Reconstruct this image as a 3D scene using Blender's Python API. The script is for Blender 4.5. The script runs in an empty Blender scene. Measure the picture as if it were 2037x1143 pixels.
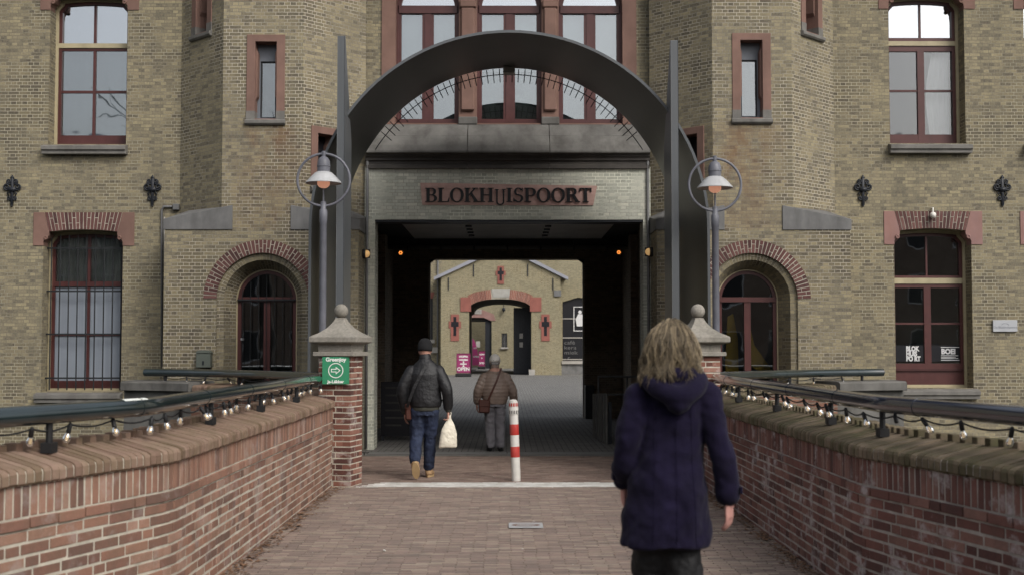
import bpy, bmesh, math, random
from mathutils import Vector, Matrix, noise
from mathutils.geometry import delaunay_2d_cdt
R = math.radians
random.seed(7)
S = bpy.context.scene
COL = S.collection

# ------------------------------------------------------------------ camera
F = 2500.0; PITCH = R(2.71); YAW = math.atan(10.5/2500); CZ = 1.62
cam = bpy.data.objects.new('camera', bpy.data.cameras.new('camera')); COL.objects.link(cam)
cam.location = (0, 0, CZ); cam.rotation_euler = (R(90)+PITCH, 0, -YAW)
cam.data.sensor_width = 36; cam.data.lens = F/2037*36
cam.data.clip_end = 1000; cam.data.clip_start = 0.05
cam.data.dof.use_dof = True; cam.data.dof.focus_distance = 18.5; cam.data.dof.aperture_fstop = 3.2
S.camera = cam
# ------------------------------------------------------------------ world, sun, exposure
SUN_EL, SUN_AZ = R(42), R(142)       # azimuth clockwise from +Y (the way the camera looks)
W = bpy.data.worlds.new('World'); S.world = W; W.use_nodes = True
nt = W.node_tree; bg = nt.nodes['Background']
sky = nt.nodes.new('ShaderNodeTexSky'); sky.sky_type = 'NISHITA'; sky.sun_disc = False
sky.sun_elevation = SUN_EL; sky.sun_rotation = SUN_AZ; sky.air_density = 1.0; sky.dust_density = 5.0; sky.ozone_density = 1.0
hs = nt.nodes.new('ShaderNodeHueSaturation'); hs.inputs['Saturation'].default_value = 0.32
nt.links.new(sky.outputs[0], hs.inputs['Color']); nt.links.new(hs.outputs[0], bg.inputs['Color'])
bg.inputs['Strength'].default_value = 0.15
sl = bpy.data.lights.new('sun', 'SUN'); sl.energy = .75; sl.angle = R(15); sl.color = (1, .96, .9)
sun = bpy.data.objects.new('sun', sl); COL.objects.link(sun)
sun.rotation_euler = (R(90)-SUN_EL, 0, math.pi-SUN_AZ)
S.view_settings.view_transform = 'Standard'; S.view_settings.look = 'None'; S.view_settings.gamma = 1
S.view_settings.use_curve_mapping = False
S.view_settings.exposure = 0.27
S.cycles.max_bounces = 6; S.cycles.diffuse_bounces = 3; S.cycles.glossy_bounces = 3; S.cycles.transparent_max_bounces = 8
S.cycles.use_denoising = True; S.cycles.caustics_reflective = False; S.cycles.caustics_refractive = False

# pixel of the photograph -> point of the place at a known distance (measuring helper)
RC = Matrix.Rotation(-YAW, 3, 'Z') @ Matrix.Rotation(R(90)+PITCH, 3, 'X')
def ray(px, py): return RC @ Vector(((px-1018.5)/F, (571.5-py)/F, -1))
def P(px, py, Y):
    d = ray(px, py); t = Y/d.y
    return d.x*t, CZ+d.z*t
def PX(px, Y): return P(px, 600, Y)[0]
def PZ(py, Y, px=1018): return P(px, py, Y)[1]
def G(px, py, z=0):
    d = ray(px, py); t = (z-CZ)/d.z
    return d.x*t, d.y*t

# ------------------------------------------------------------------ materials
MATS = {}
def newmat(name):
    m = bpy.data.materials.new(name); m.use_nodes = True; MATS[name] = m
    return m, m.node_tree, m.node_tree.nodes['Principled BSDF']
def nd(t, kind, **kw):
    n = t.nodes.new(kind)
    for k, v in kw.items():
        if k in n.inputs: n.inputs[k].default_value = v
        else: setattr(n, k, v)
    return n
def ramp(t, stops, interp='LINEAR'):
    n = t.nodes.new('ShaderNodeValToRGB'); cr = n.color_ramp; cr.interpolation = interp
    while len(cr.elements) < len(stops): cr.elements.new(0.5)
    for e, (p, c) in zip(cr.elements, stops):
        e.position = p; e.color = (*c, 1) if len(c) == 3 else c
    return n
def mixc(t, fac, a, b, mode='MIX'):
    n = t.nodes.new('ShaderNodeMix'); n.data_type = 'RGBA'; n.blend_type = mode
    for s, v in ((0, fac), (6, a), (7, b)):
        if hasattr(v, 'type') and hasattr(v, 'is_linked'): t.links.new(v, n.inputs[s])
        else: n.inputs[s].default_value = v if s == 0 else (*v, 1)
    return n.outputs[2]
def scale(c, k): return tuple(min(1, max(0, v*k)) for v in c)
def posnoise(t, sc, detail=4, rough=.6, stretch=None):
    g = nd(t, 'ShaderNodeNewGeometry'); out = g.outputs['Position']
    if stretch:
        mp = nd(t, 'ShaderNodeMapping'); mp.inputs['Scale'].default_value = stretch
        t.links.new(out, mp.inputs['Vector']); out = mp.outputs[0]
    n = nd(t, 'ShaderNodeTexNoise', Scale=sc, Detail=detail, Roughness=rough)
    t.links.new(out, n.inputs['Vector']); return n.outputs['Fac']
def pbr(name, col, rough=.75, var=.2, vs=4, bump=0, bs=60, spec=.4, metal=0, streak=None, emit=None, es=0, sheen=0, dist=.004, coat=0):
    m, t, b = newmat(name)
    n1 = posnoise(t, vs)
    r = ramp(t, [(.28, scale(col, 1-var)), (.72, scale(col, 1+var))]); t.links.new(n1, r.inputs[0])
    out = r.outputs[0]
    if streak:      # (colour, amount, stretch)
        n2 = posnoise(t, 3, 5, .65, streak[2]); rr = ramp(t, [(.45, (0, 0, 0)), (.75, (1, 1, 1))]); t.links.new(n2, rr.inputs[0])
        mm = nd(t, 'ShaderNodeMath', operation='MULTIPLY'); t.links.new(rr.outputs[0], mm.inputs[0]); mm.inputs[1].default_value = streak[1]
        out = mixc(t, mm.outputs[0], out, streak[0])
    t.links.new(out, b.inputs['Base Color'])
    b.inputs['Roughness'].default_value = rough; b.inputs['Specular IOR Level'].default_value = spec; b.inputs['Metallic'].default_value = metal
    if sheen: b.inputs['Sheen Weight'].default_value = sheen
    if coat: b.inputs['Coat Weight'].default_value = coat; b.inputs['Coat Roughness'].default_value = .12
    if bump:
        bn = posnoise(t, bs, 5); bp = nd(t, 'ShaderNodeBump', Strength=bump, Distance=dist)
        t.links.new(bn, bp.inputs['Height']); t.links.new(bp.outputs[0], b.inputs['Normal'])
    if emit: b.inputs['Emission Color'].default_value = (*emit, 1); b.inputs['Emission Strength'].default_value = es
    return m
def brickmat(name, stops, mortar, bw=.178, rh=.053, ms=.0045, patch=None, stain=None, tint=None, bump=.6, squash=.5, rough=.85, extra=None):
    m, t, b = newmat(name)
    uv = nd(t, 'ShaderNodeUVMap'); uv.uv_map = 'UV'
    dn = nd(t, 'ShaderNodeTexNoise', Scale=9.0, Detail=3.0)
    t.links.new(uv.outputs[0], dn.inputs['Vector'])
    dv = nd(t, 'ShaderNodeVectorMath', operation='MULTIPLY_ADD'); dv.inputs[1].default_value = (.010, .012, 0)
    t.links.new(dn.outputs['Color'], dv.inputs[0]); t.links.new(uv.outputs[0], dv.inputs[2])
    br = nd(t, 'ShaderNodeTexBrick', Scale=1.0); br.offset = .5; br.squash = squash; br.squash_frequency = 2
    br.inputs['Color1'].default_value = (0, 0, 0, 1); br.inputs['Color2'].default_value = (1, 1, 1, 1); br.inputs['Mortar'].default_value = (0.5, .5, .5, 1)
    br.inputs['Mortar Size'].default_value = ms; br.inputs['Mortar Smooth'].default_value = .25
    br.inputs['Brick Width'].default_value = bw; br.inputs['Row Height'].default_value = rh
    t.links.new(dv.outputs[0], br.inputs['Vector'])
    # blotches inside each brick
    bl = posnoise(t, 38, 6, .75); ma = nd(t, 'ShaderNodeMath', operation='MULTIPLY_ADD'); ma.inputs[1].default_value = 1.0; ma.inputs[2].default_value = -.28
    t.links.new(bl, ma.inputs[0]); ad = nd(t, 'ShaderNodeMath', operation='MULTIPLY_ADD'); ad.inputs[1].default_value = .52; t.links.new(br.outputs['Color'], ad.inputs[0]); t.links.new(ma.outputs[0], ad.inputs[2])
    rp = ramp(t, stops); t.links.new(ad.outputs[0], rp.inputs[0]); c = rp.outputs[0]
    if patch:       # large irregular regions drawn to another brick colour
        pn = posnoise(t, .85, 7, .7); pr = ramp(t, [(.45, (0, 0, 0)), (.62, (1, 1, 1))]); t.links.new(pn, pr.inputs[0])
        pm = nd(t, 'ShaderNodeMath', operation='MULTIPLY'); pm.inputs[1].default_value = patch[1]; t.links.new(pr.outputs[0], pm.inputs[0])
        c = mixc(t, pm.outputs[0], c, patch[0], 'MULTIPLY')
    if stain:
        pn = posnoise(t, 1.3, 7, .74, (1, 1, .38)); pr = ramp(t, [(.5, (0, 0, 0)), (.74, (1, 1, 1))]); t.links.new(pn, pr.inputs[0])
        pm = nd(t, 'ShaderNodeMath', operation='MULTIPLY'); pm.inputs[1].default_value = stain[1]; t.links.new(pr.outputs[0], pm.inputs[0])
        c = mixc(t, pm.outputs[0], c, stain[0])
    # mortar: partly pale repointed, partly weathered dark
    mn = posnoise(t, .85, 7, .7); mr = ramp(t, [(.45, scale(mortar, .55)), (.58, scale(mortar, 1.4))]); t.links.new(mn, mr.inputs[0])
    c = mixc(t, br.outputs['Fac'], c, mr.outputs[0])
    if extra: c = extra(t, c)
    t.links.new(c, b.inputs['Base Color']); b.inputs['Roughness'].default_value = rough; b.inputs['Specular IOR Level'].default_value = .25
    inv = nd(t, 'ShaderNodeMath', operation='SUBTRACT'); inv.inputs[0].default_value = 1; t.links.new(br.outputs['Fac'], inv.inputs[1])
    fn = posnoise(t, 55, 4); h = nd(t, 'ShaderNodeMath', operation='MULTIPLY_ADD'); h.inputs[1].default_value = .6
    t.links.new(fn, h.inputs[0]); t.links.new(inv.outputs[0], h.inputs[2])
    h2 = nd(t, 'ShaderNodeMath', operation='MULTIPLY_ADD'); h2.inputs[1].default_value = .5; t.links.new(br.outputs['Color'], h2.inputs[0]); t.links.new(h.outputs[0], h2.inputs[2])
    bp = nd(t, 'ShaderNodeBump', Strength=bump, Distance=.008); t.links.new(h2.outputs[0], bp.inputs['Height']); t.links.new(bp.outputs[0], b.inputs['Normal'])
    return m
def piecemat(name, stops, rough=.85, bump=.5, moss=None, white=None):
    """single bricks: colour differs from object to object and from island to island"""
    m, t, b = newmat(name)
    oi = nd(t, 'ShaderNodeObjectInfo'); ge = nd(t, 'ShaderNodeNewGeometry')
    a = nd(t, 'ShaderNodeMath', operation='ADD'); t.links.new(oi.outputs['Random'], a.inputs[0]); t.links.new(ge.outputs['Random Per Island'], a.inputs[1])
    fr = nd(t, 'ShaderNodeMath', operation='FRACT'); t.links.new(a.outputs[0], fr.inputs[0])
    n = posnoise(t, 22, 5, .7); ma = nd(t, 'ShaderNodeMath', operation='MULTIPLY_ADD'); ma.inputs[1].default_value = .5; ma.inputs[2].default_value = -.25
    t.links.new(n, ma.inputs[0]); ad = nd(t, 'ShaderNodeMath', operation='ADD'); t.links.new(fr.outputs[0], ad.inputs[0]); t.links.new(ma.outputs[0], ad.inputs[1])
    rp = ramp(t, stops); t.links.new(ad.outputs[0], rp.inputs[0]); c = rp.outputs[0]
    for sp, sc, lo, hi in ((moss, 5, .42, .62), (white, 3.6, .535, .64)):
        if sp:
            pn = posnoise(t, sc, 6, .7); pr = ramp(t, [(lo, (0, 0, 0)), (hi, (1, 1, 1))]); t.links.new(pn, pr.inputs[0])
            pm = nd(t, 'ShaderNodeMath', operation='MULTIPLY'); pm.inputs[1].default_value = sp[1]; t.links.new(pr.outputs[0], pm.inputs[0])
            c = mixc(t, pm.outputs[0], c, sp[0])
    t.links.new(c, b.inputs['Base Color']); b.inputs['Roughness'].default_value = rough; b.inputs['Specular IOR Level'].default_value = .25
    bn = posnoise(t, 70, 5); bp = nd(t, 'ShaderNodeBump', Strength=bump, Distance=.006)
    t.links.new(bn, bp.inputs['Height']); t.links.new(bp.outputs[0], b.inputs['Normal'])
    return m
def glassmat(name, tint=(.8, .85, .85), refl=.3, rough=.015, dark=0.0, wav=.15):
    m, t, b = newmat(name); t.nodes.remove(b); o = t.nodes['Material Output']
    gl = nd(t, 'ShaderNodeBsdfGlossy', Roughness=rough); gl.inputs['Color'].default_value = (.95, .97, 1, 1)
    tr = nd(t, 'ShaderNodeBsdfTransparent'); tr.inputs['Color'].default_value = (*tint, 1)
    fr = nd(t, 'ShaderNodeFresnel', IOR=1.5); mp = nd(t, 'ShaderNodeMapRange'); mp.inputs[1].default_value = .04; mp.inputs[2].default_value = 1; mp.inputs[3].default_value = refl; mp.inputs[4].default_value = 1
    t.links.new(fr.outputs[0], mp.inputs[0])
    mx = nd(t, 'ShaderNodeMixShader'); t.links.new(mp.outputs[0], mx.inputs[0]); t.links.new(tr.outputs[0], mx.inputs[1]); t.links.new(gl.outputs[0], mx.inputs[2])
    bn = posnoise(t, 1.6, 2); bp = nd(t, 'ShaderNodeBump', Strength=wav, Distance=.01); t.links.new(bn, bp.inputs['Height']); t.links.new(bp.outputs[0], gl.inputs['Normal']); t.links.new(bp.outputs[0], fr.inputs['Normal'])
    t.links.new(mx.outputs[0], o.inputs[0]); return m

YEL = [(0, (.085, .074, .058)), (.2, (.16, .139, .102)), (.42, (.24, .208, .14)), (.62, (.295, .254, .164)), (.82, (.36, .308, .188)), (1, (.46, .40, .27))]
brickmat('yellow_brick', YEL, (.31, .285, .215), patch=((.56, .55, .55), .85), stain=((.095, .085, .066), .6))
def ruststain(t, c):      # rust and soot runs under the tower windows: a wear mark fixed to the brickwork
    g = nd(t, 'ShaderNodeNewGeometry'); sx = nd(t, 'ShaderNodeSeparateXYZ'); t.links.new(g.outputs['Position'], sx.inputs[0])
    ab = nd(t, 'ShaderNodeMath', operation='ABSOLUTE'); t.links.new(sx.outputs[0], ab.inputs[0])
    d = nd(t, 'ShaderNodeMath', operation='SUBTRACT'); t.links.new(ab.outputs[0], d.inputs[0]); d.inputs[1].default_value = 3.62
    d2 = nd(t, 'ShaderNodeMath', operation='ABSOLUTE'); t.links.new(d.outputs[0], d2.inputs[0])
    r1 = nd(t, 'ShaderNodeMapRange'); r1.inputs[1].default_value = .75; r1.inputs[2].default_value = .05; t.links.new(d2.outputs[0], r1.inputs[0])
    r2 = nd(t, 'ShaderNodeMapRange'); r2.inputs[1].default_value = 2.6; r2.inputs[2].default_value = 4.7; t.links.new(sx.outputs[2], r2.inputs[0])
    r3 = nd(t, 'ShaderNodeMapRange'); r3.inputs[1].default_value = 5.15; r3.inputs[2].default_value = 4.95; t.links.new(sx.outputs[2], r3.inputs[0])
    n = posnoise(t, 3.2, 5, .7, (1, 1, .5)); r4 = ramp(t, [(.38, (0, 0, 0)), (.66, (1, 1, 1))]); t.links.new(n, r4.inputs[0])
    o = r1.outputs[0]
    for q in (r2.outputs[0], r3.outputs[0], r4.outputs[0]):
        mm = nd(t, 'ShaderNodeMath', operation='MULTIPLY'); t.links.new(o, mm.inputs[0]); t.links.new(q, mm.inputs[1]); o = mm.outputs[0]
    mm = nd(t, 'ShaderNodeMath', operation='MULTIPLY'); t.links.new(o, mm.inputs[0]); mm.inputs[1].default_value = .85
    return mixc(t, mm.outputs[0], c, (.17, .088, .045))
brickmat('tower_brick', YEL, (.36, .33, .27), patch=((.58, .57, .57), .8), stain=((.10, .09, .07), .5), extra=ruststain)
brickmat('base_brick', YEL, (.34, .31, .25), patch=((.55, .53, .52), .85), stain=((.11, .10, .08), .4))
brickmat('painted_brick', [(0, (.29, .297, .25)), (.35, (.45, .455, .39)), (.65, (.54, .54, .46)), (1, (.64, .62, .5))], (.55, .55, .47), patch=((.7, .72, .68), .6), stain=((.19, .20, .15), .45), bump=.3)
brickmat('far_brick', [(0, (.18, .16, .105)), (.5, (.27, .24, .155)), (1, (.36, .32, .21))], (.32, .29, .22), patch=((.75, .68, .56), .6))
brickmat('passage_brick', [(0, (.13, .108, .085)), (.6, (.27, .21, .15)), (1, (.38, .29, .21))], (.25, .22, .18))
brickmat('wing_brick', [(0, (.08, .04, .03)), (.5, (.17, .085, .06)), (1, (.28, .15, .1))], (.3, .27, .22), bw=.22, rh=.066, ms=.006, squash=1)
brickmat('grey_paving', [(0, (.14, .138, .13)), (.5, (.195, .19, .18)), (1, (.25, .245, .235))], (.05, .048, .045), bw=.2, rh=.1, ms=.011, squash=1, bump=.4)
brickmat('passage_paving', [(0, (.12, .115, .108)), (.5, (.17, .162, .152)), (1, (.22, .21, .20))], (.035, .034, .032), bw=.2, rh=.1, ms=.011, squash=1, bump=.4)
REDS = [(0, (.15, .088, .07)), (.2, (.20, .108, .08)), (.5, (.26, .138, .098)), (.75, (.30, .165, .115)), (1, (.35, .22, .165))]
piecemat('parapet_brick', REDS, white=((.42, .39, .37), .30), moss=((.13, .10, .07), .35))
piecemat('dark_parapet_brick', [(0, (.085, .042, .038)), (.35, (.145, .065, .055)), (.7, (.195, .09, .074)), (1, (.24, .135, .11))], white=((.45, .42, .42), .75), moss=((.085, .06, .05), .4))  # dark colour holds the shade of the parapet face turned from the sun
piecemat('coping_brick', [(0, (.165, .105, .076)), (.5, (.235, .155, .115)), (1, (.29, .20, .15))], moss=((.14, .115, .06), .5))
piecemat('dark_coping_brick', [(0, (.09, .07, .045)), (.5, (.15, .115, .08)), (1, (.2, .155, .11))], moss=((.07, .07, .032), .75))
piecemat('pillar_brick', [(0, (.085, .04, .034)), (.4, (.16, .068, .05)), (.75, (.225, .10, .072)), (1, (.29, .16, .12))], white=((.5, .45, .42), .55))
piecemat('voussoir_brick', [(0, (.072, .036, .034)), (.5, (.118, .054, .049)), (1, (.165, .082, .071))], white=((.24, .18, .165), .2))
piecemat('far_voussoir_brick', [(0, (.2, .09, .07)), (1, (.32, .15, .11))])
piecemat('paver_brick', [(0, (.18, .136, .118)), (.3, (.23, .172, .147)), (.6, (.262, .195, .164)), (.85, (.29, .225, .182)), (1, (.325, .268, .215))], moss=((.17, .15, .12), .35), white=((.14, .118, .107), .42), bump=.4)
piecemat('forecourt_brick', [(0, (.13, .09, .078)), (.5, (.21, .145, .12)), (1, (.27, .2, .16))], moss=((.16, .14, .11), .35), bump=.4)
piecemat('white_paver', [(0, (.5, .49, .46)), (1, (.68, .67, .64))], moss=((.3, .28, .24), .55))
pbr('mortar', (.46, .425, .35), .95, .25, 9, .6, 90)
pbr('dark_mortar', (.33, .30, .27), .95, .3, 9, .6, 90)  # mortar darkened to go with the shaded parapet face
pbr('joint_sand', (.12, .10, .085), .95, .3, 6)
pbr('bluestone', (.16, .158, .155), .7, .22, 3, .25, 50, streak=((.05, .05, .047), .6, (1, 1, .25)))
pbr('weathered_stone', (.135, .13, .12), .8, .25, 2.5, .4, 45, streak=((.05, .046, .04), .85, (1, 1, .35)))
pbr('dark_stone', (.058, .052, .047), .75, .3, 3, .4, 45, streak=((.11, .095, .08), .5, (.4, 1, 1.5)))  # colour darkened for the shadow under the gate ledge
pbr('sill_stone', (.17, .162, .148), .8, .22, 4, .4, 60, streak=((.055, .052, .046), .75, (1, 1, .4)))
pbr('granite', (.26, .24, .205), .8, .22, 30, .6, 120, streak=((.10, .095, .075), .55, (1, 1, .6)))
pbr('sandstone', (.20, .118, .093), .85, .16, 3, .35, 60, streak=((.12, .068, .055), .5, (1, 1, .4)))
pbr('pink_sandstone', (.28, .165, .15), .85, .14, 3, .35, 60, streak=((.25, .12, .08), .4, (1, 1, .4)))
pbr('cream_paint', (.42, .36, .23), .5, .12, 6, streak=((.2, .17, .1), .4, (1, 1, .3)))
pbr('red_paint', (.075, .023, .021), .42, .18, 5, spec=.45, streak=((.12, .05, .045), .3, (1, 1, .4)))
pbr('dark_red_paint', (.05, .015, .014), .45, .2, 5)
pbr('grey_frame', (.16, .175, .2), .45, .08, 5)
pbr('iron', (.016, .018, .023), .5, .3, 12, .4, 80)
pbr('bar_iron', (.014, .016, .018), .55, .3, 12)
pbr('steel_paint', (.06, .062, .06), .42, .1, 1.2, spec=.5, streak=((.036, .038, .036), .5, (6, 6, .12)))
pbr('fin_paint', (.085, .092, .098), .4, .08, 1.5, spec=.5, streak=((.12, .125, .125), .4, (8, 8, .08)))
pbr('lamp_post_paint', (.125, .128, .15), .45, .22, 7, streak=((.2, .2, .21), .4, (3, 3, .5)))
pbr('lamp_shade_paint', (.42, .425, .43), .4, .12, 6, streak=((.2, .19, .17), .4, (3, 3, .6)))
pbr('lamp_bulb_glass', (.72, .40, .29), .35, .05, 4, emit=(1, .45, .28), es=.32)
pbr('rail_paint', (.011, .022, .024), .16, .3, 3, spec=.7, coat=.7)
pbr('blue_rail_paint', (.012, .02, .04), .14, .3, 3, spec=.75, coat=.9)
pbr('rubber', (.012, .012, .013), .6, .2, 9)
pbr('filament', (.9, .7, .4), .5, 0, emit=(1, .8, .55), es=.2)
pbr('bulb_highlight', (.8, .75, .66), .12, .1, 9, spec=.8)
pbr('amber_lamp', (.8, .5, .2), .3, .1, 9, emit=(1, .6, .25), es=.25)
pbr('orange_led', (1, .4, .1), .3, 0, emit=(1, .33, .06), es=1.0)
pbr('white_blind', (.62, .63, .64), .9, .05, 3)
pbr('grey_blind', (.19, .21, .24), .9, .08, 3, streak=((.14, .155, .18), .6, (9, 9, .1)))  # sheet behind panes, its grey stands in for a dimmer reflection
pbr('frosted_glass', (.27, .30, .345), .3, .06, 3, spec=.5, streak=((.20, .225, .265), .6, (16, 16, .04)))  # opaque pane, its pale colour stands in for a lit blind behind glass
pbr('net_curtain', (.72, .76, .82), .9, .1, 3, streak=((.72, .75, .78), .6, (14, 14, .05)))
pbr('dull_curtain', (.2, .22, .21), .9, .3, 5, streak=((.2, .21, .2), .6, (9, 9, .3)))
pbr('interior', (.15, .145, .13), .95, .25, .8)
pbr('room_wall', (.16, .155, .14), .95, .3, .6)
pbr('yellow_banner', (.55, .33, .03), .7, .2, 2)
pbr('sign_back', (.52, .335, .29), .85, .15, 6, .3, 60, streak=((.16, .10, .085), .5, (.4, 1, 2)))
pbr('black_letter', (.010, .010, .012), .5, .3, 14)
pbr('passage_paint', (.045, .043, .04), .8, .3, 2)
pbr('ceiling_panel', (.75, .74, .70), .7, .12, 1.5)
pbr('pipe_grey', (.14, .14, .14), .5, .2, 6)
pbr('pale_pipe', (.36, .35, .33), .5, .15, 6)
pbr('box_green', (.11, .125, .105), .55, .12, 6)
pbr('fence_board', (.13, .125, .115), .8, .25, 6, .3, 60)
pbr('white_plastic', (.72, .70, .64), .35, .06, 8, spec=.5)
pbr('plaque_metal', (.42, .43, .45), .35, .06, 8, spec=.5)
pbr('plaque_print', (.25, .26, .29), .5, .05, 8)
pbr('green_sign', (.035, .23, .115), .4, .05, 6, spec=.5)
pbr('sign_white', (.75, .77, .72), .45, .05, 6)
pbr('film_black', (.010, .010, .013), .35, .1, 6)
pbr('film_white', (.62, .62, .62), .5, .05, 6)
pbr('bollard_white', (.58, .56, .52), .5, .12, 9, .2, 60, streak=((.3, .28, .24), .4, (2, 2, .5)))
pbr('bollard_red', (.42, .035, .028), .5, .15, 9, streak=((.5, .3, .26), .3, (3, 3, 1)))
pbr('magenta', (.28, .03, .12), .5, .1, 6)
pbr('magenta_dark', (.16, .02, .07), .5, .1, 6)
pbr('flag_pink', (.45, .06, .2), .6, .1, 6)
pbr('leaf_brown', (.15, .085, .05), .8, .5, 12)
pbr('litter_white', (.55, .53, .5), .7, .2, 12)
pbr('slate_roof', (.26, .265, .30), .6, .12, 2)
pbr('keystone', (.34, .33, .30), .8, .15, 3)
pbr('far_sandstone', (.25, .09, .07), .8, .15, 3)
pbr('far_stone', (.36, .34, .31), .8, .15, 3)
pbr('concrete', (.2, .195, .18), .9, .2, 2)
pbr('bark', (.035, .03, .026), .9, .3, 5)
pbr('water', (.02, .03, .028), .08, .2, 1, .3, 3)
glassmat('window_glass', refl=.22)
glassmat('slit_glass', refl=.17, tint=(.8, .84, .85))
glassmat('dark_glass', refl=.085, tint=(.96, .97, .965))
glassmat('street_glass', refl=.2, tint=(.85, .88, .86))
glassmat('bright_glass', refl=.46, tint=(.7, .75, .78))
glassmat('bulb_glass', refl=.18, tint=(.95, .93, .9), wav=0)

# ------------------------------------------------------------------ mesh tools
class MB:
    def __init__(s): s.v = []; s.f = []; s.fm = []; s.uv = {}
    def add(s, vs, fs, m=0, uvs=None):
        o = len(s.v); s.v += [tuple(v) for v in vs]
        for i, f in enumerate(fs):
            if uvs: s.uv[len(s.f)] = uvs[i]
            s.f.append(tuple(o+j for j in f)); s.fm.append(m)
    def box(s, x0, x1, y0, y1, z0, z1, m=0, M=None, ch=0):
        if ch:
            c = ch; vs = []; fs = []
            b = bmesh.new(); bmesh.ops.create_cube(b, size=1)
            for v in b.verts: v.co = Vector(((x0+x1)/2+v.co.x*(x1-x0), (y0+y1)/2+v.co.y*(y1-y0), (z0+z1)/2+v.co.z*(z1-z0)))
            bmesh.ops.bevel(b, geom=b.edges[:], offset=c, segments=1, affect='EDGES')
            b.verts.ensure_lookup_table(); vs = [v.co.copy() for v in b.verts]; fs = [[v.index for v in f.verts] for f in b.faces]; b.free()
        else:
            vs = [Vector(p) for p in ((x0, y0, z0), (x1, y0, z0), (x1, y1, z0), (x0, y1, z0), (x0, y0, z1), (x1, y0, z1), (x1, y1, z1), (x0, y1, z1))]
            fs = [(0, 3, 2, 1), (4, 5, 6, 7), (0, 1, 5, 4), (1, 2, 6, 5), (2, 3, 7, 6), (3, 0, 4, 7)]
        if M is not None: vs = [M @ v for v in vs]
        s.add(vs, fs, m)
    def prism(s, poly, y0, y1, m=0, M=None):      # polygon in x,z pushed along y
        n = len(poly)
        vs = [Vector((x, y0, z)) for x, z in poly]+[Vector((x, y1, z)) for x, z in poly]
        if M is not None: vs = [M @ v for v in vs]
        s.add(vs, [tuple(range(n)), tuple(range(2*n-1, n-1, -1))]+[(i, i+n, (i+1) % n+n, (i+1) % n) for i in range(n)], m)
    def vprism(s, poly, z0, z1, m=0):             # polygon in x,y pushed along z
        n = len(poly)
        vs = [(x, y, z0) for x, y in poly]+[(x, y, z1) for x, y in poly]
        s.add(vs, [tuple(range(n-1, -1, -1)), tuple(range(n, 2*n))]+[(i, (i+1) % n, (i+1) % n+n, i+n) for i in range(n)], m)
    def ring(s, a, b, y0, y1, m=0):               # frame between two equal-length polygons
        n = len(a)
        vs = [(x, y0, z) for x, z in a]+[(x, y0, z) for x, z in b]+[(x, y1, z) for x, z in a]+[(x, y1, z) for x, z in b]
        fs = []
        for i in range(n):
            j = (i+1) % n
            fs += [(i, j, n+j, n+i), (2*n+i, 3*n+i, 3*n+j, 2*n+j), (n+i, n+j, 3*n+j, 3*n+i), (i, 2*n+i, 2*n+j, j)]
        s.add(vs, fs, m)
    def tube(s, pts, r, seg=10, m=0, caps=True, closed=False):
        pts = [Vector(p) for p in pts]; n = len(pts); rs = r if isinstance(r, (list, tuple)) else [r]*n
        o = len(s.v); up = None; vs = []
        for i, p in enumerate(pts):
            if closed: t = pts[(i+1) % n]-pts[i-1]
            else: t = pts[min(i+1, n-1)]-pts[max(i-1, 0)]
            t.normalize()
            if up is None: up = t.orthogonal().normalized()
            up = (up-t*up.dot(t)).normalized(); w = t.cross(up)
            for k in range(seg):
                a = 2*math.pi*k/seg; vs.append(p+(up*math.cos(a)+w*math.sin(a))*rs[i])
        fs = []
        for i in range(n if closed else n-1):
            for k in range(seg):
                k2 = (k+1) % seg; j = (i+1) % n
                fs.append((i*seg+k, i*seg+k2, j*seg+k2, j*seg+k))
        if caps and not closed: fs += [tuple(range(seg-1, -1, -1)), tuple((n-1)*seg+k for k in range(seg))]
        s.add(vs, fs, m)
    def lathe(s, prof, seg=20, c=(0, 0, 0), m=0, axis=None):    # prof: (r, z)
        vs = []; fs = []; n = len(prof)
        for r, z in prof:
            for k in range(seg):
                a = 2*math.pi*k/seg; vs.append(Vector((c[0]+r*math.cos(a), c[1]+r*math.sin(a), c[2]+z)))
        if axis is not None: vs = [axis @ (v-Vector(c))+Vector(c) for v in vs]
        for i in range(n-1):
            for k in range(seg):
                k2 = (k+1) % seg; fs.append((i*seg+k, i*seg+k2, (i+1)*seg+k2, (i+1)*seg+k))
        fs += [tuple(range(seg-1, -1, -1)), tuple((n-1)*seg+k for k in range(seg))]
        s.add(vs, fs, m)
    def panel(s, o, u, outer, holes=(), depth=.2, m=0, mr=None):
        """flat wall: o=(x,y) origin, u=(ux,uy) direction along it, outer/hole polygons in (u,z); holes get reveals pushed inwards"""
        pts = []; edges = []
        for poly in [outer]+[h for h in holes]:
            b = len(pts); pts += [Vector(p) for p in poly]; edges += [(b+i, b+(i+1) % len(poly)) for i in range(len(poly))]
        v, e, f, *_ = delaunay_2d_cdt(pts, edges, [], 1, 1e-5)
        def inside(p, poly):
            c = False; j = len(poly)-1
            for i in range(len(poly)):
                if (poly[i][1] > p[1]) != (poly[j][1] > p[1]) and p[0] < (poly[j][0]-poly[i][0])*(p[1]-poly[i][1])/(poly[j][1]-poly[i][1])+poly[i][0]: c = not c
                j = i
            return c
        keep = []
        for t in f:
            c = sum((v[i] for i in t), Vector((0, 0)))/len(t)
            if inside(c, outer) and not any(inside(c, h) for h in holes): keep.append(t)
        w3 = lambda p, d=0: Vector((o[0]+u[0]*p[0]-u[1]*d, o[1]+u[1]*p[0]+u[0]*d, p[1]))
        s.add([w3(p) for p in v], keep, m)
        for h in holes:
            n = len(h); s.add([w3(p) for p in h]+[w3(p, depth) for p in h], [(i, (i+1) % n, n+(i+1) % n, n+i) for i in range(n)], m if mr is None else mr)
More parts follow.
